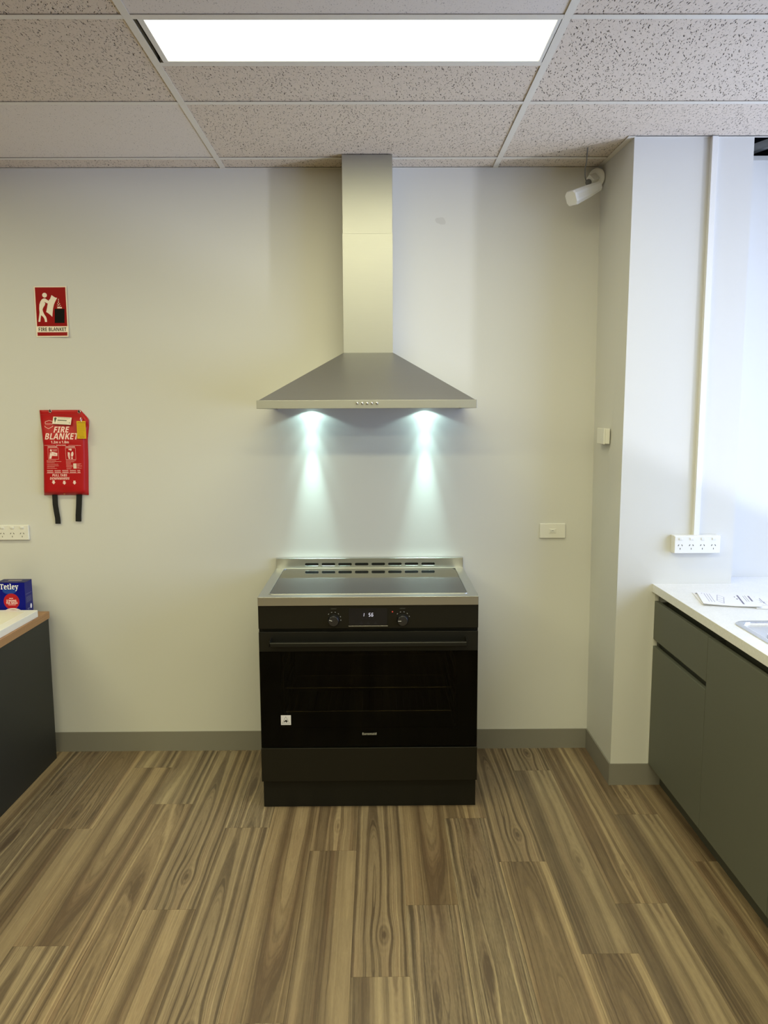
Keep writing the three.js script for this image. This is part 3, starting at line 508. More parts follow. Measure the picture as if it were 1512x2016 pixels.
{
  const tex = canvasTex(800, 1376, (c) => {
    c.fillStyle = '#b3161c'; c.fillRect(0, 0, 800, 1376);
    c.save(); c.setTransform(0.688, 0, 0, 0.688, -120, -40);       // upper half
    c.fillStyle = '#f2d9d3'; c.strokeStyle = '#f2d9d3';
    const it = (s, x, y, size, w, skew = -0.18) => { c.save(); c.translate(x, y); c.transform(1, 0, skew, 1, 0, 0); c.font = `bold ${size}px sans-serif`; c.fillText(s, 0, 0, w); c.restore(); };
    it('FIRE', 500, 595, 186, 440); it('BLANKET', 280, 752, 196, 870);
    c.font = 'bold 80px sans-serif'; c.fillText('1.2m x 1.8m', 452, 842, 548);
    c.lineWidth = 6; c.beginPath(); c.moveTo(275, 886); c.lineTo(555, 888); c.moveTo(890, 888); c.lineTo(1205, 892); c.stroke();
    c.font = 'bold 34px sans-serif'; c.fillText('INSTRUCTIONS', 580, 896, 286);
    for (let x = 365; x < 600; x += 22) { c.fillRect(x, 908, 17, 22); c.fillRect(x + 450, 910, 17, 22); } c.fillStyle = '#b3161c'; for (let x = 365; x < 600; x += 22) { c.fillRect(x + 5, 914, 6, 9); c.fillRect(x + 456, 917, 6, 8); } c.fillStyle = '#f2d9d3';
    c.lineWidth = 5; c.strokeRect(365, 945, 262, 258); c.strokeRect(812, 948, 250, 262);
    // little pictures: a person covering a pan, a person wrapping another
    const el = (x, y, a, b, r = 0) => { c.beginPath(); c.ellipse(x, y, a, b, r, 0, 7); c.fill(); };
    el(440, 1000, 24, 26); c.beginPath(); c.moveTo(415, 1040); c.lineTo(470, 1030); c.lineTo(600, 1060); c.lineTo(595, 1130); c.lineTo(460, 1125); c.lineTo(440, 1190); c.lineTo(385, 1190); c.closePath(); c.fill();
    c.fillRect(470, 985, 130, 8); c.fillRect(500, 1010, 90, 6);
    el(945, 985, 22, 26); el(905, 980, 16, 18); c.beginPath(); c.moveTo(865, 1040); c.lineTo(915, 1050); c.lineTo(918, 1195); c.lineTo(880, 1195); c.lineTo(862, 1120); c.closePath(); c.fill(); el(975, 1090, 30, 60, 0.2); el(965, 1180, 18, 24);
    c.fillStyle = '#b91c22'; c.fillRect(500, 1080, 60, 6); c.fillRect(520, 1100, 50, 5); c.fillRect(430, 1020, 14, 50); c.fillRect(890, 1100, 8, 80);
    c.strokeStyle = '#f2d9d3'; c.lineWidth = 9; c.beginPath(); c.moveTo(295, 400); c.lineTo(295, 350); c.lineTo(392, 322); c.lineTo(490, 345); c.moveTo(290, 440); c.lineTo(292, 465); c.lineTo(385, 508); c.lineTo(490, 458); c.lineTo(490, 440); c.stroke();
    c.fillStyle = 'rgba(242,217,211,0.6)'; for (let x = 305; x < 470; x += 27) { c.fillRect(x, 385 + (x % 4), 9, 36); c.fillRect(x, 385 + (x % 4), 20, 8); c.fillRect(x + 4, 402, 14, 7); }
    c.restore();
    c.save(); c.setTransform(0.635, 0, 0, 0.635, -40, 600);        // lower half
    c.fillStyle = '#f0c9c3';
    const para = (x, y, ws, dh) => ws.forEach((w, i) => { for (let t = 0; t < w; t += 17) c.fillRect(x + t, y + i * dh + (t % 3), Math.min(13, w - t), 8); });
    para(220, 320, [260, 400, 215], 28); para(220, 415, [315], 28); para(220, 455, [325, 210], 26); para(215, 518, [280], 28);
    para(750, 325, [275, 225, 135, 130], 29); para(750, 443, [185, 180], 26); para(755, 505, [145, 120], 26); para(1045, 410, [110, 70, 130, 60, 120], 26);
    c.fillStyle = '#efe0d2'; c.fillRect(945, 402, 85, 126); c.fillStyle = '#b98'; for (let k = 0; k < 6; k++) c.fillRect(955, 415 + k * 19, 60, 4);
    c.strokeStyle = '#c8685f'; c.lineWidth = 3; c.strokeRect(1030, 402, 145, 130);
    c.fillStyle = '#f2d9d3'; for (let x = 195; x < 1125; x += 19) if ((x * 7) % 11 > 1) { c.fillRect(x, 568, 14, 22); c.fillRect(x + 3, 610, 14, 22); } c.fillStyle = '#b3161c'; for (let x = 195; x < 1125; x += 19) { c.fillRect(x + 5, 574 + (x % 3) * 3, 5, 8); c.fillRect(x + 8, 618 - (x % 2) * 3, 5, 8); } c.fillStyle = '#f2d9d3'; c.fillRect(195, 640, 940, 4);
    it2('PULL TABS', 345, 722, 82, 640); it2('DOWNWARDS', 275, 802, 82, 775);
    function it2(s, x, y, size, w) { c.save(); c.translate(x, y); c.transform(1, 0, -0.2, 1, 0, 0); c.font = `bold ${size}px sans-serif`; c.fillText(s, 0, 0, w); c.restore(); }
    for (const [x, y] of [[378, 820], [672, 832], [952, 830]]) { c.beginPath(); c.moveTo(x - 30, y); c.lineTo(x + 30, y); c.lineTo(x + 30, y + 45); c.lineTo(x + 54, y + 45); c.lineTo(x, y + 100); c.lineTo(x - 54, y + 45); c.lineTo(x - 30, y + 45); c.closePath(); c.fill(); }
    c.restore();
  });
  const o = thing('fire_blanket', 'red fire blanket pouch with white printing and two black pull straps on wall', 'fire blanket');
  const nx = 28, ny = 44, y0 = 1.2428, y1 = 1.633;
  const interp = (tab, y) => { for (let i = 0; i + 1 < tab.length; i++) if (y <= tab[i + 1][0]) { const t = (y - tab[i][0]) / (tab[i + 1][0] - tab[i][0]); return tab[i][1] + t * (tab[i + 1][1] - tab[i][1]); } return tab.at(-1)[1]; };
  const Lx = [[1.2428, -1.5024], [1.30, -1.4995], [1.4726, -1.4915], [1.512, -1.4945], [1.56, -1.4975], [1.633, -1.5007]], Rx = [[1.2428, -1.2978], [1.30, -1.2955], [1.40, -1.2905], [1.50, -1.2885], [1.56, -1.2795], [1.586, -1.2774], [1.5958, -1.2817], [1.633, -1.3155]];
  const P = [], U = [], I = [];
  for (let j = 0; j <= ny; j++) for (let i = 0; i <= nx; i++) {
    const v = j / ny, u = i / nx, y = y0 + (y1 - y0) * v, xl = interp(Lx, y), xr = interp(Rx, y), x = xl + (xr - xl) * u;
    const e = Math.abs(2 * u - 1), round = Math.pow(Math.max(0, 1 - Math.pow(e, 9)), 0.5);
    const body = THREE.MathUtils.smoothstep(v, 0, 0.035) * (1 - 0.78 * THREE.MathUtils.smoothstep(v, 0.62, 0.93));
    let z = 0.004 + 0.028 * body * round + 0.0015 * (fbm(u * 5, v * 9, 3) - 0.45) * body;
    z += 0.012 * THREE.MathUtils.smoothstep(u, 0.86, 1.0) * THREE.MathUtils.smoothstep(v, 0.8, 0.87) * (1 - THREE.MathUtils.smoothstep(v, 0.87, 0.95));   // stiff curled corner, top right
    z -= 0.006 * Math.exp(-Math.pow((u - 0.5) / 0.16, 2) - Math.pow((v - 0.055) / 0.03, 2));                                                                  // pulled in at the press stud
    P.push(x, y, z); U.push((x + 1.4959) / 0.2086, (y - 1.2397) / 0.3987);
  }
  const N = (nx + 1) * (ny + 1);
  for (let k = 0; k < N; k++) { P.push(P[k * 3], P[k * 3 + 1], 0.0012); U.push(0.02, 0.02); }
  for (let j = 0; j < ny; j++) for (let i = 0; i < nx; i++) { const a = j * (nx + 1) + i, b = a + 1, c = a + nx + 2, d = a + nx + 1; I.push(a, b, c, a, c, d, N + a, N + c, N + b, N + a, N + d, N + c); }
  const rim = []; for (let i = 0; i < nx; i++) rim.push(i); for (let j = 0; j < ny; j++) rim.push(nx + j * (nx + 1)); for (let i = nx; i > 0; i--) rim.push(ny * (nx + 1) + i); for (let j = ny; j > 0; j--) rim.push(j * (nx + 1));
  rim.forEach((a, k) => { const b = rim[(k + 1) % rim.length]; I.push(a, N + a, N + b, a, N + b, b); });
  const g = new THREE.BufferGeometry(); g.setAttribute('position', new THREE.Float32BufferAttribute(P, 3)); g.setAttribute('uv', new THREE.Float32BufferAttribute(U, 2)); g.setIndex(I); g.computeVertexNormals();
  part('pouch', g, print(tex, 0.38, 0.6), o);
  part('hem', tube([[-1.497, 1.612, 0.0095], [-1.40, 1.613, 0.0105], [-1.315, 1.611, 0.0095]], 0.0010, 20, 6), M.red, o);
  for (const [x, y] of [[-1.4494, 1.627], [-1.318, 1.6246]]) {
    part('eyelet', T(new THREE.TorusGeometry(0.0055, 0.0016, 8, 24), x, y, 0.0115), M.chrome, o);
    part('hook', tube([[x, y, 0.002], [x, y, 0.015], [x + 0.001, y + 0.004, 0.018], [x + 0.001, y + 0.008, 0.017]], 0.002, 12, 6), M.slot, o);
  }
  part('press_stud', T(new THREE.SphereGeometry(0.0065, 20, 10, 0, 7, 0, 1.57).rotateX(Math.PI / 2).scale(1, 1, 0.6), -1.4029, 1.2545, 0.018), M.brass, o);
  const strapG = (pts, w) => { const q = [], n = pts.length; const f = pts.map(([x, y, z]) => [[x - w / 2, y, z], [x + w / 2, y, z], [x + w / 2, y, z - 0.0015], [x - w / 2, y, z - 0.0015]]); return loftRings([...f.map((r) => r)], true); };
  part('pull_strap', strapG([[-1.4505, 1.262, 0.012], [-1.4504, 1.242, 0.012], [-1.4500, 1.2, 0.013], [-1.4470, 1.165, 0.012], [-1.4440, 1.135, 0.010], [-1.4438, 1.11, 0.010]], 0.0245), M.strap, o);
  part('pull_strap', strapG([[-1.3382, 1.262, 0.012], [-1.3383, 1.242, 0.012], [-1.3415, 1.2, 0.012], [-1.3470, 1.15, 0.011], [-1.3484, 1.1205, 0.011]], 0.0262), M.strap, o);
  const lt = canvasTex(440, 210, (c) => { c.fillStyle = '#e6dccb'; c.fillRect(0, 0, 440, 210); c.fillStyle = '#333a30'; for (let x = 110; x < 385; x += 21) { c.fillRect(x, 16, 15, 5); c.fillRect(x + (x % 3) * 4, 16, 5, 22); } c.fillStyle = '#39402c'; c.fillRect(110, 84, 220, 24); c.fillStyle = '#988f80'; for (const y of [58, 128, 152, 176]) for (let x = 110; x < 360; x += 24) c.fillRect(x, y, 18, 6); c.fillStyle = '#3c4632'; c.beginPath(); c.arc(56, 48, 30, 0, 7); c.fill(); c.beginPath(); c.moveTo(30, 70); c.lineTo(80, 70); c.lineTo(58, 180); c.closePath(); c.fill(); c.fillStyle = '#222'; c.font = 'bold 64px serif'; c.fillText('1', 380, 180); });
  const lb = part('service_label', new THREE.BoxGeometry(0.084, 0.0345, 0.0006), std(lin(1, 1, 1), 0.5, { map: lt }), o);
  lb.position.set(-1.3945, 1.5845, 0.0205); lb.rotation.set(-0.33, 0, -0.06);
}
{
  const tt = canvasTex(220, 420, (c) => { c.fillStyle = '#d9b00c'; c.fillRect(0, 0, 220, 420); c.fillStyle = '#a8860a'; for (let y = 70; y < 360; y += 17) c.fillRect(22, y, 175 - (y * 7 % 40), 4); c.fillStyle = '#7d650a'; for (let x = 24; x < 196; x += 17) c.fillRect(x, 32, 12, 18); for (let x = 60; x < 165; x += 17) c.fillRect(x, 376, 12, 15); });
  const o = thing('inspection_tag', 'yellow inspection tag hanging from the red fire blanket pouch', 'tag', [-1.3037, 1.543, 0.034]);
  part('tag_card', new RoundedBoxGeometry(0.0408, 0.0795, 0.0012, 2, 0.0005), std(lin(1, 1, 1), 0.45, { map: tt }), o);
  part('tie', tube([[0.001, 0.036, 0.001], [-0.001, 0.046, 0.004], [0.001, 0.056, 0.001], [0.002, 0.05, -0.004], [0.001, 0.037, -0.003]], 0.0013, 20, 6), M.chrome, o);
}

// ---------------------------------------------------------------- electrical fittings
function outlet(name, label, n, x0, y0, w, h, z0, depth, pitch, first, box) {   // x0,y0 = lower left of the face; z0 = wall
  const o = thing(name, label, 'power outlet', [x0, y0, z0]);
  if (box) { part('mounting_block', rbx(-0.001, w + 0.001, -0.001, h + 0.001, 0, depth - 0.008, 0.003), M.whitePlastic, o); }
  part('face_plate', rbx(0, w, 0, h, box ? depth - 0.008 : 0, depth, 0.004, 3), box ? M.whitePlastic : M.plastic, o);
  for (let k = 0; k < n; k++) {
    const x = first + k * pitch;
    const sw = new RoundedBoxGeometry(0.017, 0.011, 0.006, 3, 0.0028); sw.rotateX(0.2);
    part('switch', T(sw, x + 0.001, h - 0.0125, depth + 0.0005), M.whitePlastic, o);
    const pins = []; for (const s of [-1, 1]) pins.push(T(new THREE.BoxGeometry(0.0024, 0.0072, 0.0012).rotateZ(s * 0.52), x + s * 0.0072, h - 0.039, depth));
    pins.push(T(new THREE.BoxGeometry(0.0022, 0.0066, 0.0012), x, h - 0.0535, depth));
    part('socket', pins, M.slot, o);
  }
  return o;
}
outlet('power_outlet', 'cream four-socket power outlet on back wall at left edge, above the tea box', 4, -1.765, 1.0345, 0.1845, 0.0705, 0, 0.013, 0.0458, 0.0165, false);
outlet('power_outlet', 'white four-socket power outlet box at the foot of the trunking on pillar', 4, 1.2687, 1.0298, 0.1915, 0.0735, ZP, 0.040, 0.0461, 0.0246, true);
{ // conduit from the ceiling down to that outlet
  const o = thing('cable_trunking', 'white vertical cable trunking running down the pillar to the power outlet', 'trunking');
  part('duct', hexa([[1.355, 1.1025, ZP + 0.018], [1.3795, 1.1025, ZP + 0.018], [1.3795, 1.1025, ZP], [1.355, 1.1025, ZP]], [[1.357, H - 0.0005, ZP + 0.018], [1.3815, H - 0.0005, ZP + 0.018], [1.3815, H - 0.0005, ZP], [1.357, H - 0.0005, ZP]]), M.whitePlastic, o);
  part('duct_lid', hexa([[1.3563, 1.1025, ZP + 0.0195], [1.3782, 1.1025, ZP + 0.0195], [1.3782, 1.1025, ZP + 0.018], [1.3563, 1.1025, ZP + 0.018]], [[1.3583, H - 0.001, ZP + 0.0195], [1.3802, H - 0.001, ZP + 0.0195], [1.3802, H - 0.001, ZP + 0.018], [1.3583, H - 0.001, ZP + 0.018]]), M.whitePlastic, o);
}
{ // isolator switch on the back wall
  const o = thing('light_switch', 'cream switch plate with one small rocker, right of the cooker', 'switch', [0.7945, 1.0292, 0]);
  const w = 0.1205, h = 0.0703;
  part('face_plate', rbx(0, w, 0, h, 0, 0.011, 0.004, 3), M.plastic, o);
  part('rocker_frame', rbx(w / 2 - 0.017, w / 2 + 0.017, h / 2 - 0.0115, h / 2 + 0.0115, 0.009, 0.0128, 0.0015), M.plastic, o);
  const r = part('rocker', new RoundedBoxGeometry(0.022, 0.014, 0.006, 2, 0.0014), M.whitePlastic, o); r.position.set(w / 2 - 0.001, h / 2, 0.0125); r.rotation.x = 0.16;
  part('rocker_mark', rbx(w / 2 - 0.005, w / 2 + 0.003, h / 2 + 0.0015, h / 2 + 0.003, 0.0154, 0.0161, 0.0003), M.slot, o);
}
{ // junction box on the side of the pillar
  const o = thing('junction_box', 'small painted junction box on the side of the pillar', 'junction box', [1.0462, 1.51, 0.17]);
  part('box_base', rbx(-0.020, 0.0005, -0.034, 0.033, -0.05, 0.05, 0.003), M.plastic, o);
  part('box_lid', rbx(-0.028, -0.0195, -0.0355, 0.0345, -0.052, 0.052, 0.003), M.plastic, o);
}
{ // motion sensor in the top right corner
  const o = thing('motion_sensor', 'white tilted security sensor on a round bracket in the top right corner', 'sensor', [1.0045, 2.631, 0.036]);
  const along = (g, from, to) => { const a = new THREE.Vector3(...from), d = new THREE.Vector3(...to).sub(a).normalize(); const q = new THREE.Quaternion().setFromUnitVectors(new THREE.Vector3(0, 1, 0), d); return g.applyQuaternion(q).translate(a.x, a.y, a.z); };
  const disc = new THREE.LatheGeometry([[0, 0.010], [0.022, 0.010], [0.038, 0.007], [0.0415, 0.003], [0.0415, 0], [0, 0]].map((p) => new THREE.Vector2(...p)).reverse(), 40);
  part('bracket_base', along(disc, [0.001, 0, -0.001], [-0.70, -0.06, 0.72]), M.plastic, o);        // across the corner, touching both walls
  const arm = (a, b, w) => { const va = new THREE.Vector3(...a), d = new THREE.Vector3(...b).sub(va), g = new RoundedBoxGeometry(w, d.length(), w * 1.15, 2, 0.005).translate(0, d.length() / 2, 0); return along(g, a, b); };
  part('bracket_arm', arm([-0.004, 0.0, 0.004], [-0.043, -0.024, 0.052], 0.03), M.plastic, o);
  part('ball_joint', T(new THREE.SphereGeometry(0.0135, 20, 14), -0.051, -0.036, 0.064), M.cable, o);
  // body: boxy tapered case pointing down and to the left
  const A = new THREE.Vector3(-0.008, -0.053, 0.074), B = new THREE.Vector3(-0.153, -0.134, 0.184), d = B.clone().sub(A), D = d.clone().normalize(), S = new THREE.Vector3().crossVectors(new THREE.Vector3(0, 1, 0), D).normalize(), Up = new THREE.Vector3().crossVectors(D, S).normalize();
  const ringAt = (t, w, h) => [[-1, -0.55], [-0.72, -1], [0.72, -1], [1, -0.55], [1, 0.62], [0.66, 1], [-0.66, 1], [-1, 0.62]].map(([a, b]) => A.clone().addScaledVector(d, t).addScaledVector(S, a * w).addScaledVector(Up, b * h).toArray());
  part('sensor_case', [loftRings([ringAt(0, 0.016, 0.012), ringAt(0.05, 0.022, 0.018), ringAt(0.5, 0.027, 0.0255), ringAt(0.96, 0.029, 0.0295), ringAt(1.0, 0.026, 0.0265)]), loftRings([ringAt(0.05, 0.022, 0.018).reverse(), ringAt(0, 0.016, 0.012).reverse()])], M.whitePlastic, o);
  part('sensor_window', [loftRings([ringAt(0.52, 0.0278, 0.012), ringAt(0.92, 0.0298, 0.013), ringAt(0.93, 0.029, 0.0125)])], M.plastic, o);
  part('cable', tube([[-0.1000, 0.0542, 0.2266], [-0.099, 0.035, 0.215], [-0.094, 0.010, 0.19], [-0.091, -0.008, 0.16], [-0.080, -0.030, 0.12], [-0.066, -0.047, 0.096]], 0.0026, 40, 8), M.cable, o);
}

// ---------------------------------------------------------------- right-hand sink bench
const FX = 1.2071, KX = 1.1982, KY = 0.8935, KT = 0.0342;
{
  const units = [[ZP + 0.0065, 0.932, true, 'olive grey base cabinet with a top drawer, against the pillar'], [0.932, 1.4355, false, 'olive grey base cabinet with one full-height door, below the sink'], [1.4355, 1.94, false, 'olive grey base cabinet with full-height door, at the right edge'], [1.94, 2.6, false, 'olive grey base cabinet nearest the camera, beyond the frame']];
  for (const [z0, z1, drawer, label] of units) {
    const o = thing('base_cabinet', label, 'cabinet', [FX, 0, z0], 0, 'olive grey base cabinets'), L = z1 - z0, g = 0.0015, ft = 0.018;
    part('carcass', [bx(0.02, 0.58, 0.1, 0.815, 0.001, 0.017), bx(0.02, 0.58, 0.1, 0.815, L - 0.017, L - 0.001), bx(0.02, 0.58, 0.1, 0.116, 0.017, L - 0.017), bx(0.564, 0.58, 0.116, KY - KT, 0.017, L - 0.017), bx(0.055, 0.07, 0.62, KY - KT - 0.0005, 0.001, L - 0.001)], M.oliveDark, o);
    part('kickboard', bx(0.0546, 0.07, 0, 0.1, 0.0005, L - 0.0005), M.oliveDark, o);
    if (z1 > 2.5) part('end_panel', bx(0, 0.585, 0.0005, KY - KT - 0.0005, L - 0.0008, L + 0.016), M.olive, o);
    if (drawer) {
      part('drawer', rbx(0, ft, 0.6575, 0.8225, 0.004, L - g, 0.001), M.olive, o);
      part('door', rbx(0, ft, 0.1007, 0.6275, 0.004, L - g, 0.001), M.olive, o);
      part('finger_rail', bx(0.03, 0.05, 0.60, 0.67, 0.004, L - g), M.oliveDark, o);
      part('filler_strip', bx(0.0, 0.018, 0.1, KY - KT - 0.0005, -0.0045, 0.0025), M.filler, o);
    } else part('door', rbx(0, ft, 0.1007, 0.8225, g, L - g - (z1 > 2.5 ? 0.001 : 0), 0.001), M.olive, o);
  }
  const t = thing('bench_top', 'white laminate bench top running along the right above the olive cabinets', 'countertop', [0, KY, 0]);
  const sx0 = 1.285, sx1 = 1.70, sz0 = 1.015, sz1 = 1.73;
  const bs = new THREE.Shape(); [[KX, -2.62], [XB, -2.62], [XB, -0.2505], [1.5315, -0.2505], [1.5315, -ZP - 0.0005], [KX, -ZP - 0.0005]].forEach(([x, y], k) => bs[k ? 'lineTo' : 'moveTo'](x, y));
  bs.holes.push(rrect(sx0, sx1, -sz1, -sz0, 0.03, THREE.Path));
  part('top', new THREE.ExtrudeGeometry(bs, { depth: KT - 0.002, bevelEnabled: true, bevelSize: 0.001, bevelOffset: -0.001, bevelThickness: 0.001, bevelSegments: 2 }).rotateX(-Math.PI / 2).translate(0, -KT + 0.001, 0), M.benchTop, t);
  // pressed steel sink
  const s = thing('sink', 'stainless steel sink let into the white bench top', 'sink', [0, KY, 0]);
  const ring = (x0, x1, z0, z1, r, y) => { const out = []; const n = 8; for (const [cx, cz, a] of [[x1 - r, z1 - r, 0], [x0 + r, z1 - r, 1], [x0 + r, z0 + r, 2], [x1 - r, z0 + r, 3]]) for (let k = 0; k <= n; k++) { const b = (a + k / n) * Math.PI / 2; out.push([cx + r * Math.cos(b), y, cz + r * Math.sin(b)]); } return out.reverse(); };
  part('basin', toCreasedNormals(loftRings([ring(1.2574, 1.722, 0.986, 1.756, 0.05, 0.0003), ring(1.2574, 1.722, 0.986, 1.756, 0.05, 0.0022), ring(1.2594, 1.720, 0.988, 1.754, 0.048, 0.0032), ring(1.278, 1.702, 1.006, 1.738, 0.042, 0.0028), ring(1.284, 1.698, 1.012, 1.732, 0.04, -0.006), ring(1.292, 1.69, 1.098, 1.5, 0.075, -0.008), ring(1.300, 1.682, 1.106, 1.492, 0.07, -0.016), ring(1.31, 1.672, 1.116, 1.482, 0.07, -0.13), ring(1.34, 1.642, 1.146, 1.452, 0.06, -0.15)]), 0.7), M.sinkSteel, s);
  part('drain', T(new THREE.TorusGeometry(0.035, 0.005, 8, 32).rotateX(Math.PI / 2), 1.49, -0.148, 1.3), M.chrome, s);
  // folded instruction sheets
  const leaf = (v, label, cx, cz, w, d, ang, y, fold) => {
    const tex = canvasTex(420, 420, (c) => {
      c.fillStyle = '#ecebf2'; c.fillRect(0, 0, 420, 420); c.strokeStyle = '#8f8ca6'; c.fillStyle = '#6d6a82'; c.lineWidth = 4;
      if (v === 0) {
        for (const x of [52, 72, 92]) { c.beginPath(); c.moveTo(x, 40); c.lineTo(x + 4, 330); c.stroke(); } c.fillRect(30, 40, 8, 14);
        c.beginPath(); c.moveTo(150, 60); c.lineTo(190, 130); c.lineTo(160, 350); c.lineTo(120, 270); c.closePath(); c.stroke(); c.beginPath(); c.moveTo(140, 140); c.lineTo(180, 205); c.moveTo(130, 215); c.lineTo(170, 285); c.stroke();
        c.fillRect(270, 90, 8, 30); c.fillRect(276, 160, 12, 30); c.fillRect(296, 40, 13, 310); c.fillRect(340, 60, 3, 200); c.fillRect(355, 50, 3, 210); c.fillRect(375, 60, 12, 190);
      } else if (v === 1) { c.fillRect(10, 20, 60, 4); for (let k = 0; k < 5; k++) c.strokeRect(40 + k * 60, 120 + (k % 2) * 60, 40, 90); c.fillRect(60, 300, 240, 5); c.fillRect(90, 60, 6, 180); }
      else { c.fillStyle = '#8a8896'; c.fillRect(20, 12, 90, 40); c.fillStyle = '#55535f'; c.fillRect(50, 16, 50, 22); c.fillStyle = '#8a8896'; c.fillRect(160, 30, 170, 6); c.fillStyle = '#55535f'; c.fillRect(290, 26, 40, 14); }
    });
    const o = thing('leaflet', label, 'leaflet', [cx, KY, cz], ang, 'leaflets on the white bench top'), g = new THREE.BoxGeometry(w, 0.0008, d, 12, 1, 2), p = g.attributes.position;
    for (let k = 0; k < p.count; k++) p.setY(k, p.getY(k) + y + fold * Math.pow(Math.abs(p.getX(k) / w), 2) * 4);
    g.computeVertexNormals(); part('sheet', g, [M.paper, M.paper, std(lin(1, 1, 1), 0.6, { map: tex }), M.paper, M.paper, M.paper], o);
    const b = new THREE.BoxGeometry(w * 0.985, 0.0006, d * 0.985, 12, 1, 2), q = b.attributes.position;
    for (let k = 0; k < q.count; k++) q.setY(k, q.getY(k) + y * 0.42 + 0.45 * fold * Math.pow(Math.abs(q.getX(k) / w), 2) * 4);
    b.computeVertexNormals(); part('folded_page', b, M.paper, o);
  };
  leaf(2, 'white instruction sheet with a dark corner print, beneath the other leaflets', 1.376, 0.672, 0.20, 0.20, -0.20, 0.0012, 0.0004);
  leaf(0, 'folded white leaflet with printed columns, nearest the bench edge', 1.381, 0.692, 0.203, 0.200, -0.262, 0.0052, 0.0032);
  leaf(1, 'white leaflet with line drawings, partly cut by the right picture edge', 1.555, 0.742, 0.205, 0.2, -0.235, 0.0016, 0.0004);
}

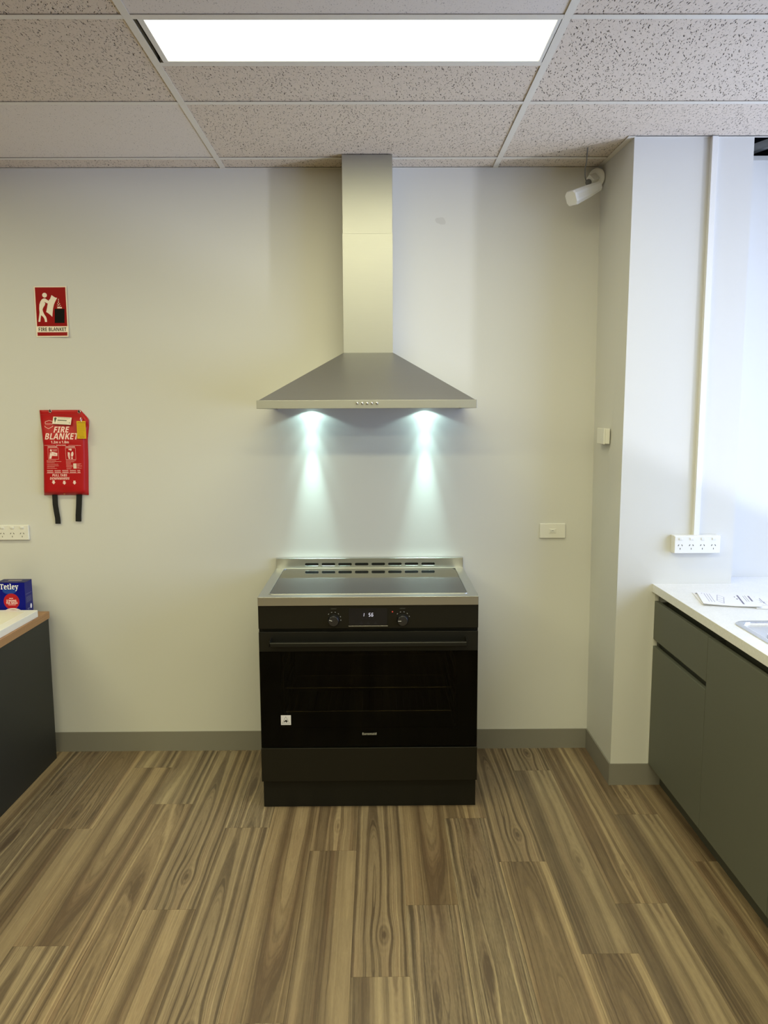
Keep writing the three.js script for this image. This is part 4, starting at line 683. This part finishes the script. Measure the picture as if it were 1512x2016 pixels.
// ---------------------------------------------------------------- left bench with chopping board and tea
{
  const lx = -1.4809, lz = 0.0735, top = 0.7112, th = 0.0323, tilt = -0.0125;
  const o = thing('cabinet', 'dark charcoal cabinet at the left edge under a wood-edged top', 'cabinet', [lx, 0, lz], tilt);
  part('front_panel', rbx(-0.022, -0.004, 0, top - th, 0.004, 2.3, 0.001), M.charcoal, o);
  part('end_panel', rbx(-0.64, -0.0225, 0, top - th, 0.002, 0.02, 0.001), M.charcoal, o);
  part('end_panel', rbx(-0.64, -0.0225, 0, top - th, 2.28, 2.298, 0.001), M.charcoal, o);
  part('rear_panel', bx(-0.64, -0.622, 0, top - th, 0.0205, 2.279), M.charcoal, o);
  const w = thing('wooden_worktop', 'oak-look worktop with a brown edge on the charcoal cabinet', 'worktop', [lx, top, lz], tilt);
  part('worktop_slab', rbx(-0.66, 0, -th, 0, 0, 2.32, 0.0012), M.oak, w);
  const b = thing('chopping_board', 'thick white plastic chopping board lying on the oak-look worktop', 'chopping board', [lx - 0.0085, top, 0.17], -0.03);
  { const s = rrect(-0.36, 0, -0.5, 0, 0.006); const g = new THREE.ExtrudeGeometry(s, { depth: 0.027, bevelEnabled: true, bevelSize: 0.0015, bevelThickness: 0.0015, bevelSegments: 2 }).rotateX(-Math.PI / 2); part('board_slab', T(g, -0.0015, 0.0015, 0.0), M.board, b);
    const f = new THREE.ExtrudeGeometry(rrect(-0.33, -0.045, -0.46, -0.03, 0.01), { depth: 0.0008, bevelEnabled: false }).rotateX(-Math.PI / 2); part('worn_surface', T(f, 0, 0.0296, 0), std(lin(0.80, 0.77, 0.66), 0.6), b); }
  // tea box
  const tb = thing('tea_box', 'dark blue box of tea bags with a red disc behind the chopping board', 'tea box', [-1.6135, top, 0.1175], 0.0);
  const W = 0.126, Hh = 0.1525, D = 0.075;
  const front = canvasTex(630, 760, (c) => {
    c.fillStyle = '#0b1180'; c.fillRect(0, 0, 630, 760);
    // zoom frame: x 0..490 at top is photo 0..45, y 285..; 1 zoom px = 1.0796 canvas px
    c.save(); c.scale(1.06, 1.10); c.translate(76, -283);
    c.fillStyle = '#23459c'; c.beginPath(); c.ellipse(195, 440, 150, 78, 0, 0, 7); c.fill();
    c.fillStyle = '#0b1180'; c.fillRect(-80, 280, 600, 130);
    c.fillStyle = '#b3222b'; c.beginPath(); c.arc(225, 672, 166, 0, 7); c.fill();
    c.fillStyle = '#f6e6e2'; c.font = 'bold 56px sans-serif'; c.textAlign = 'center'; c.fillText('STRONG', 222, 676, 215); c.fillText('TEA BAGS', 228, 722, 245); for (let x = 178; x < 262; x += 17) c.fillRect(x, 600, 12, 16); for (let x = 156; x < 300; x += 13) c.fillRect(x, 736, 9, 12);
    c.fillStyle = '#efe3e6'; c.beginPath(); c.ellipse(245, 900, 190, 90, 0, 0, 7); c.fill(); c.fillStyle = '#8d3328'; c.beginPath(); c.ellipse(250, 905, 150, 62, 0, 0, 7); c.fill();
    c.fillStyle = '#ffffff'; c.textAlign = 'left'; c.font = 'bold 150px serif'; c.fillText('Tetley', -8, 418, 395);
    c.restore();
  });
  const side = canvasTex(375, 760, (c) => { c.fillStyle = '#1d2078'; c.fillRect(0, 0, 375, 760); c.fillStyle = '#5a5c93'; c.fillRect(40, 270, 300, 14); c.fillStyle = '#2e2f70'; c.fillRect(40, 330, 300, 160); c.fillStyle = '#8083b4'; for (let y = 350; y < 470; y += 26) c.fillRect(60, y, 250, 5); c.fillStyle = '#eef'; c.beginPath(); c.ellipse(270, 590, 44, 58, 0, 0, 7); c.fill(); c.fillStyle = '#8083b4'; c.fillRect(90, 610, 110, 14); c.fillRect(100, 640, 80, 10); });
  const topT = canvasTex(630, 375, (c) => { c.fillStyle = '#161a56'; c.fillRect(0, 0, 630, 375); c.fillStyle = '#b8a78f'; c.fillRect(170, 120, 300, 60); c.fillStyle = '#8d8fb0'; c.fillRect(120, 230, 380, 18); });
  const blue = std(lin(0.008, 0.010, 0.10), 0.4), fm = (t) => print(t, 0.4, 0.25);
  const g = new THREE.BoxGeometry(W, Hh, D);
  part('carton', T(g, 0, Hh / 2, 0), [fm(side), blue, fm(topT), blue, fm(front), blue], tb);
  part('lid_flap', rbx(-W / 2 - 0.0006, W / 2 + 0.0006, Hh, Hh + 0.0012, -D / 2 - 0.0004, D / 2 - 0.004, 0.0004), fm(topT), tb);
}

renderer.render(scene, camera);
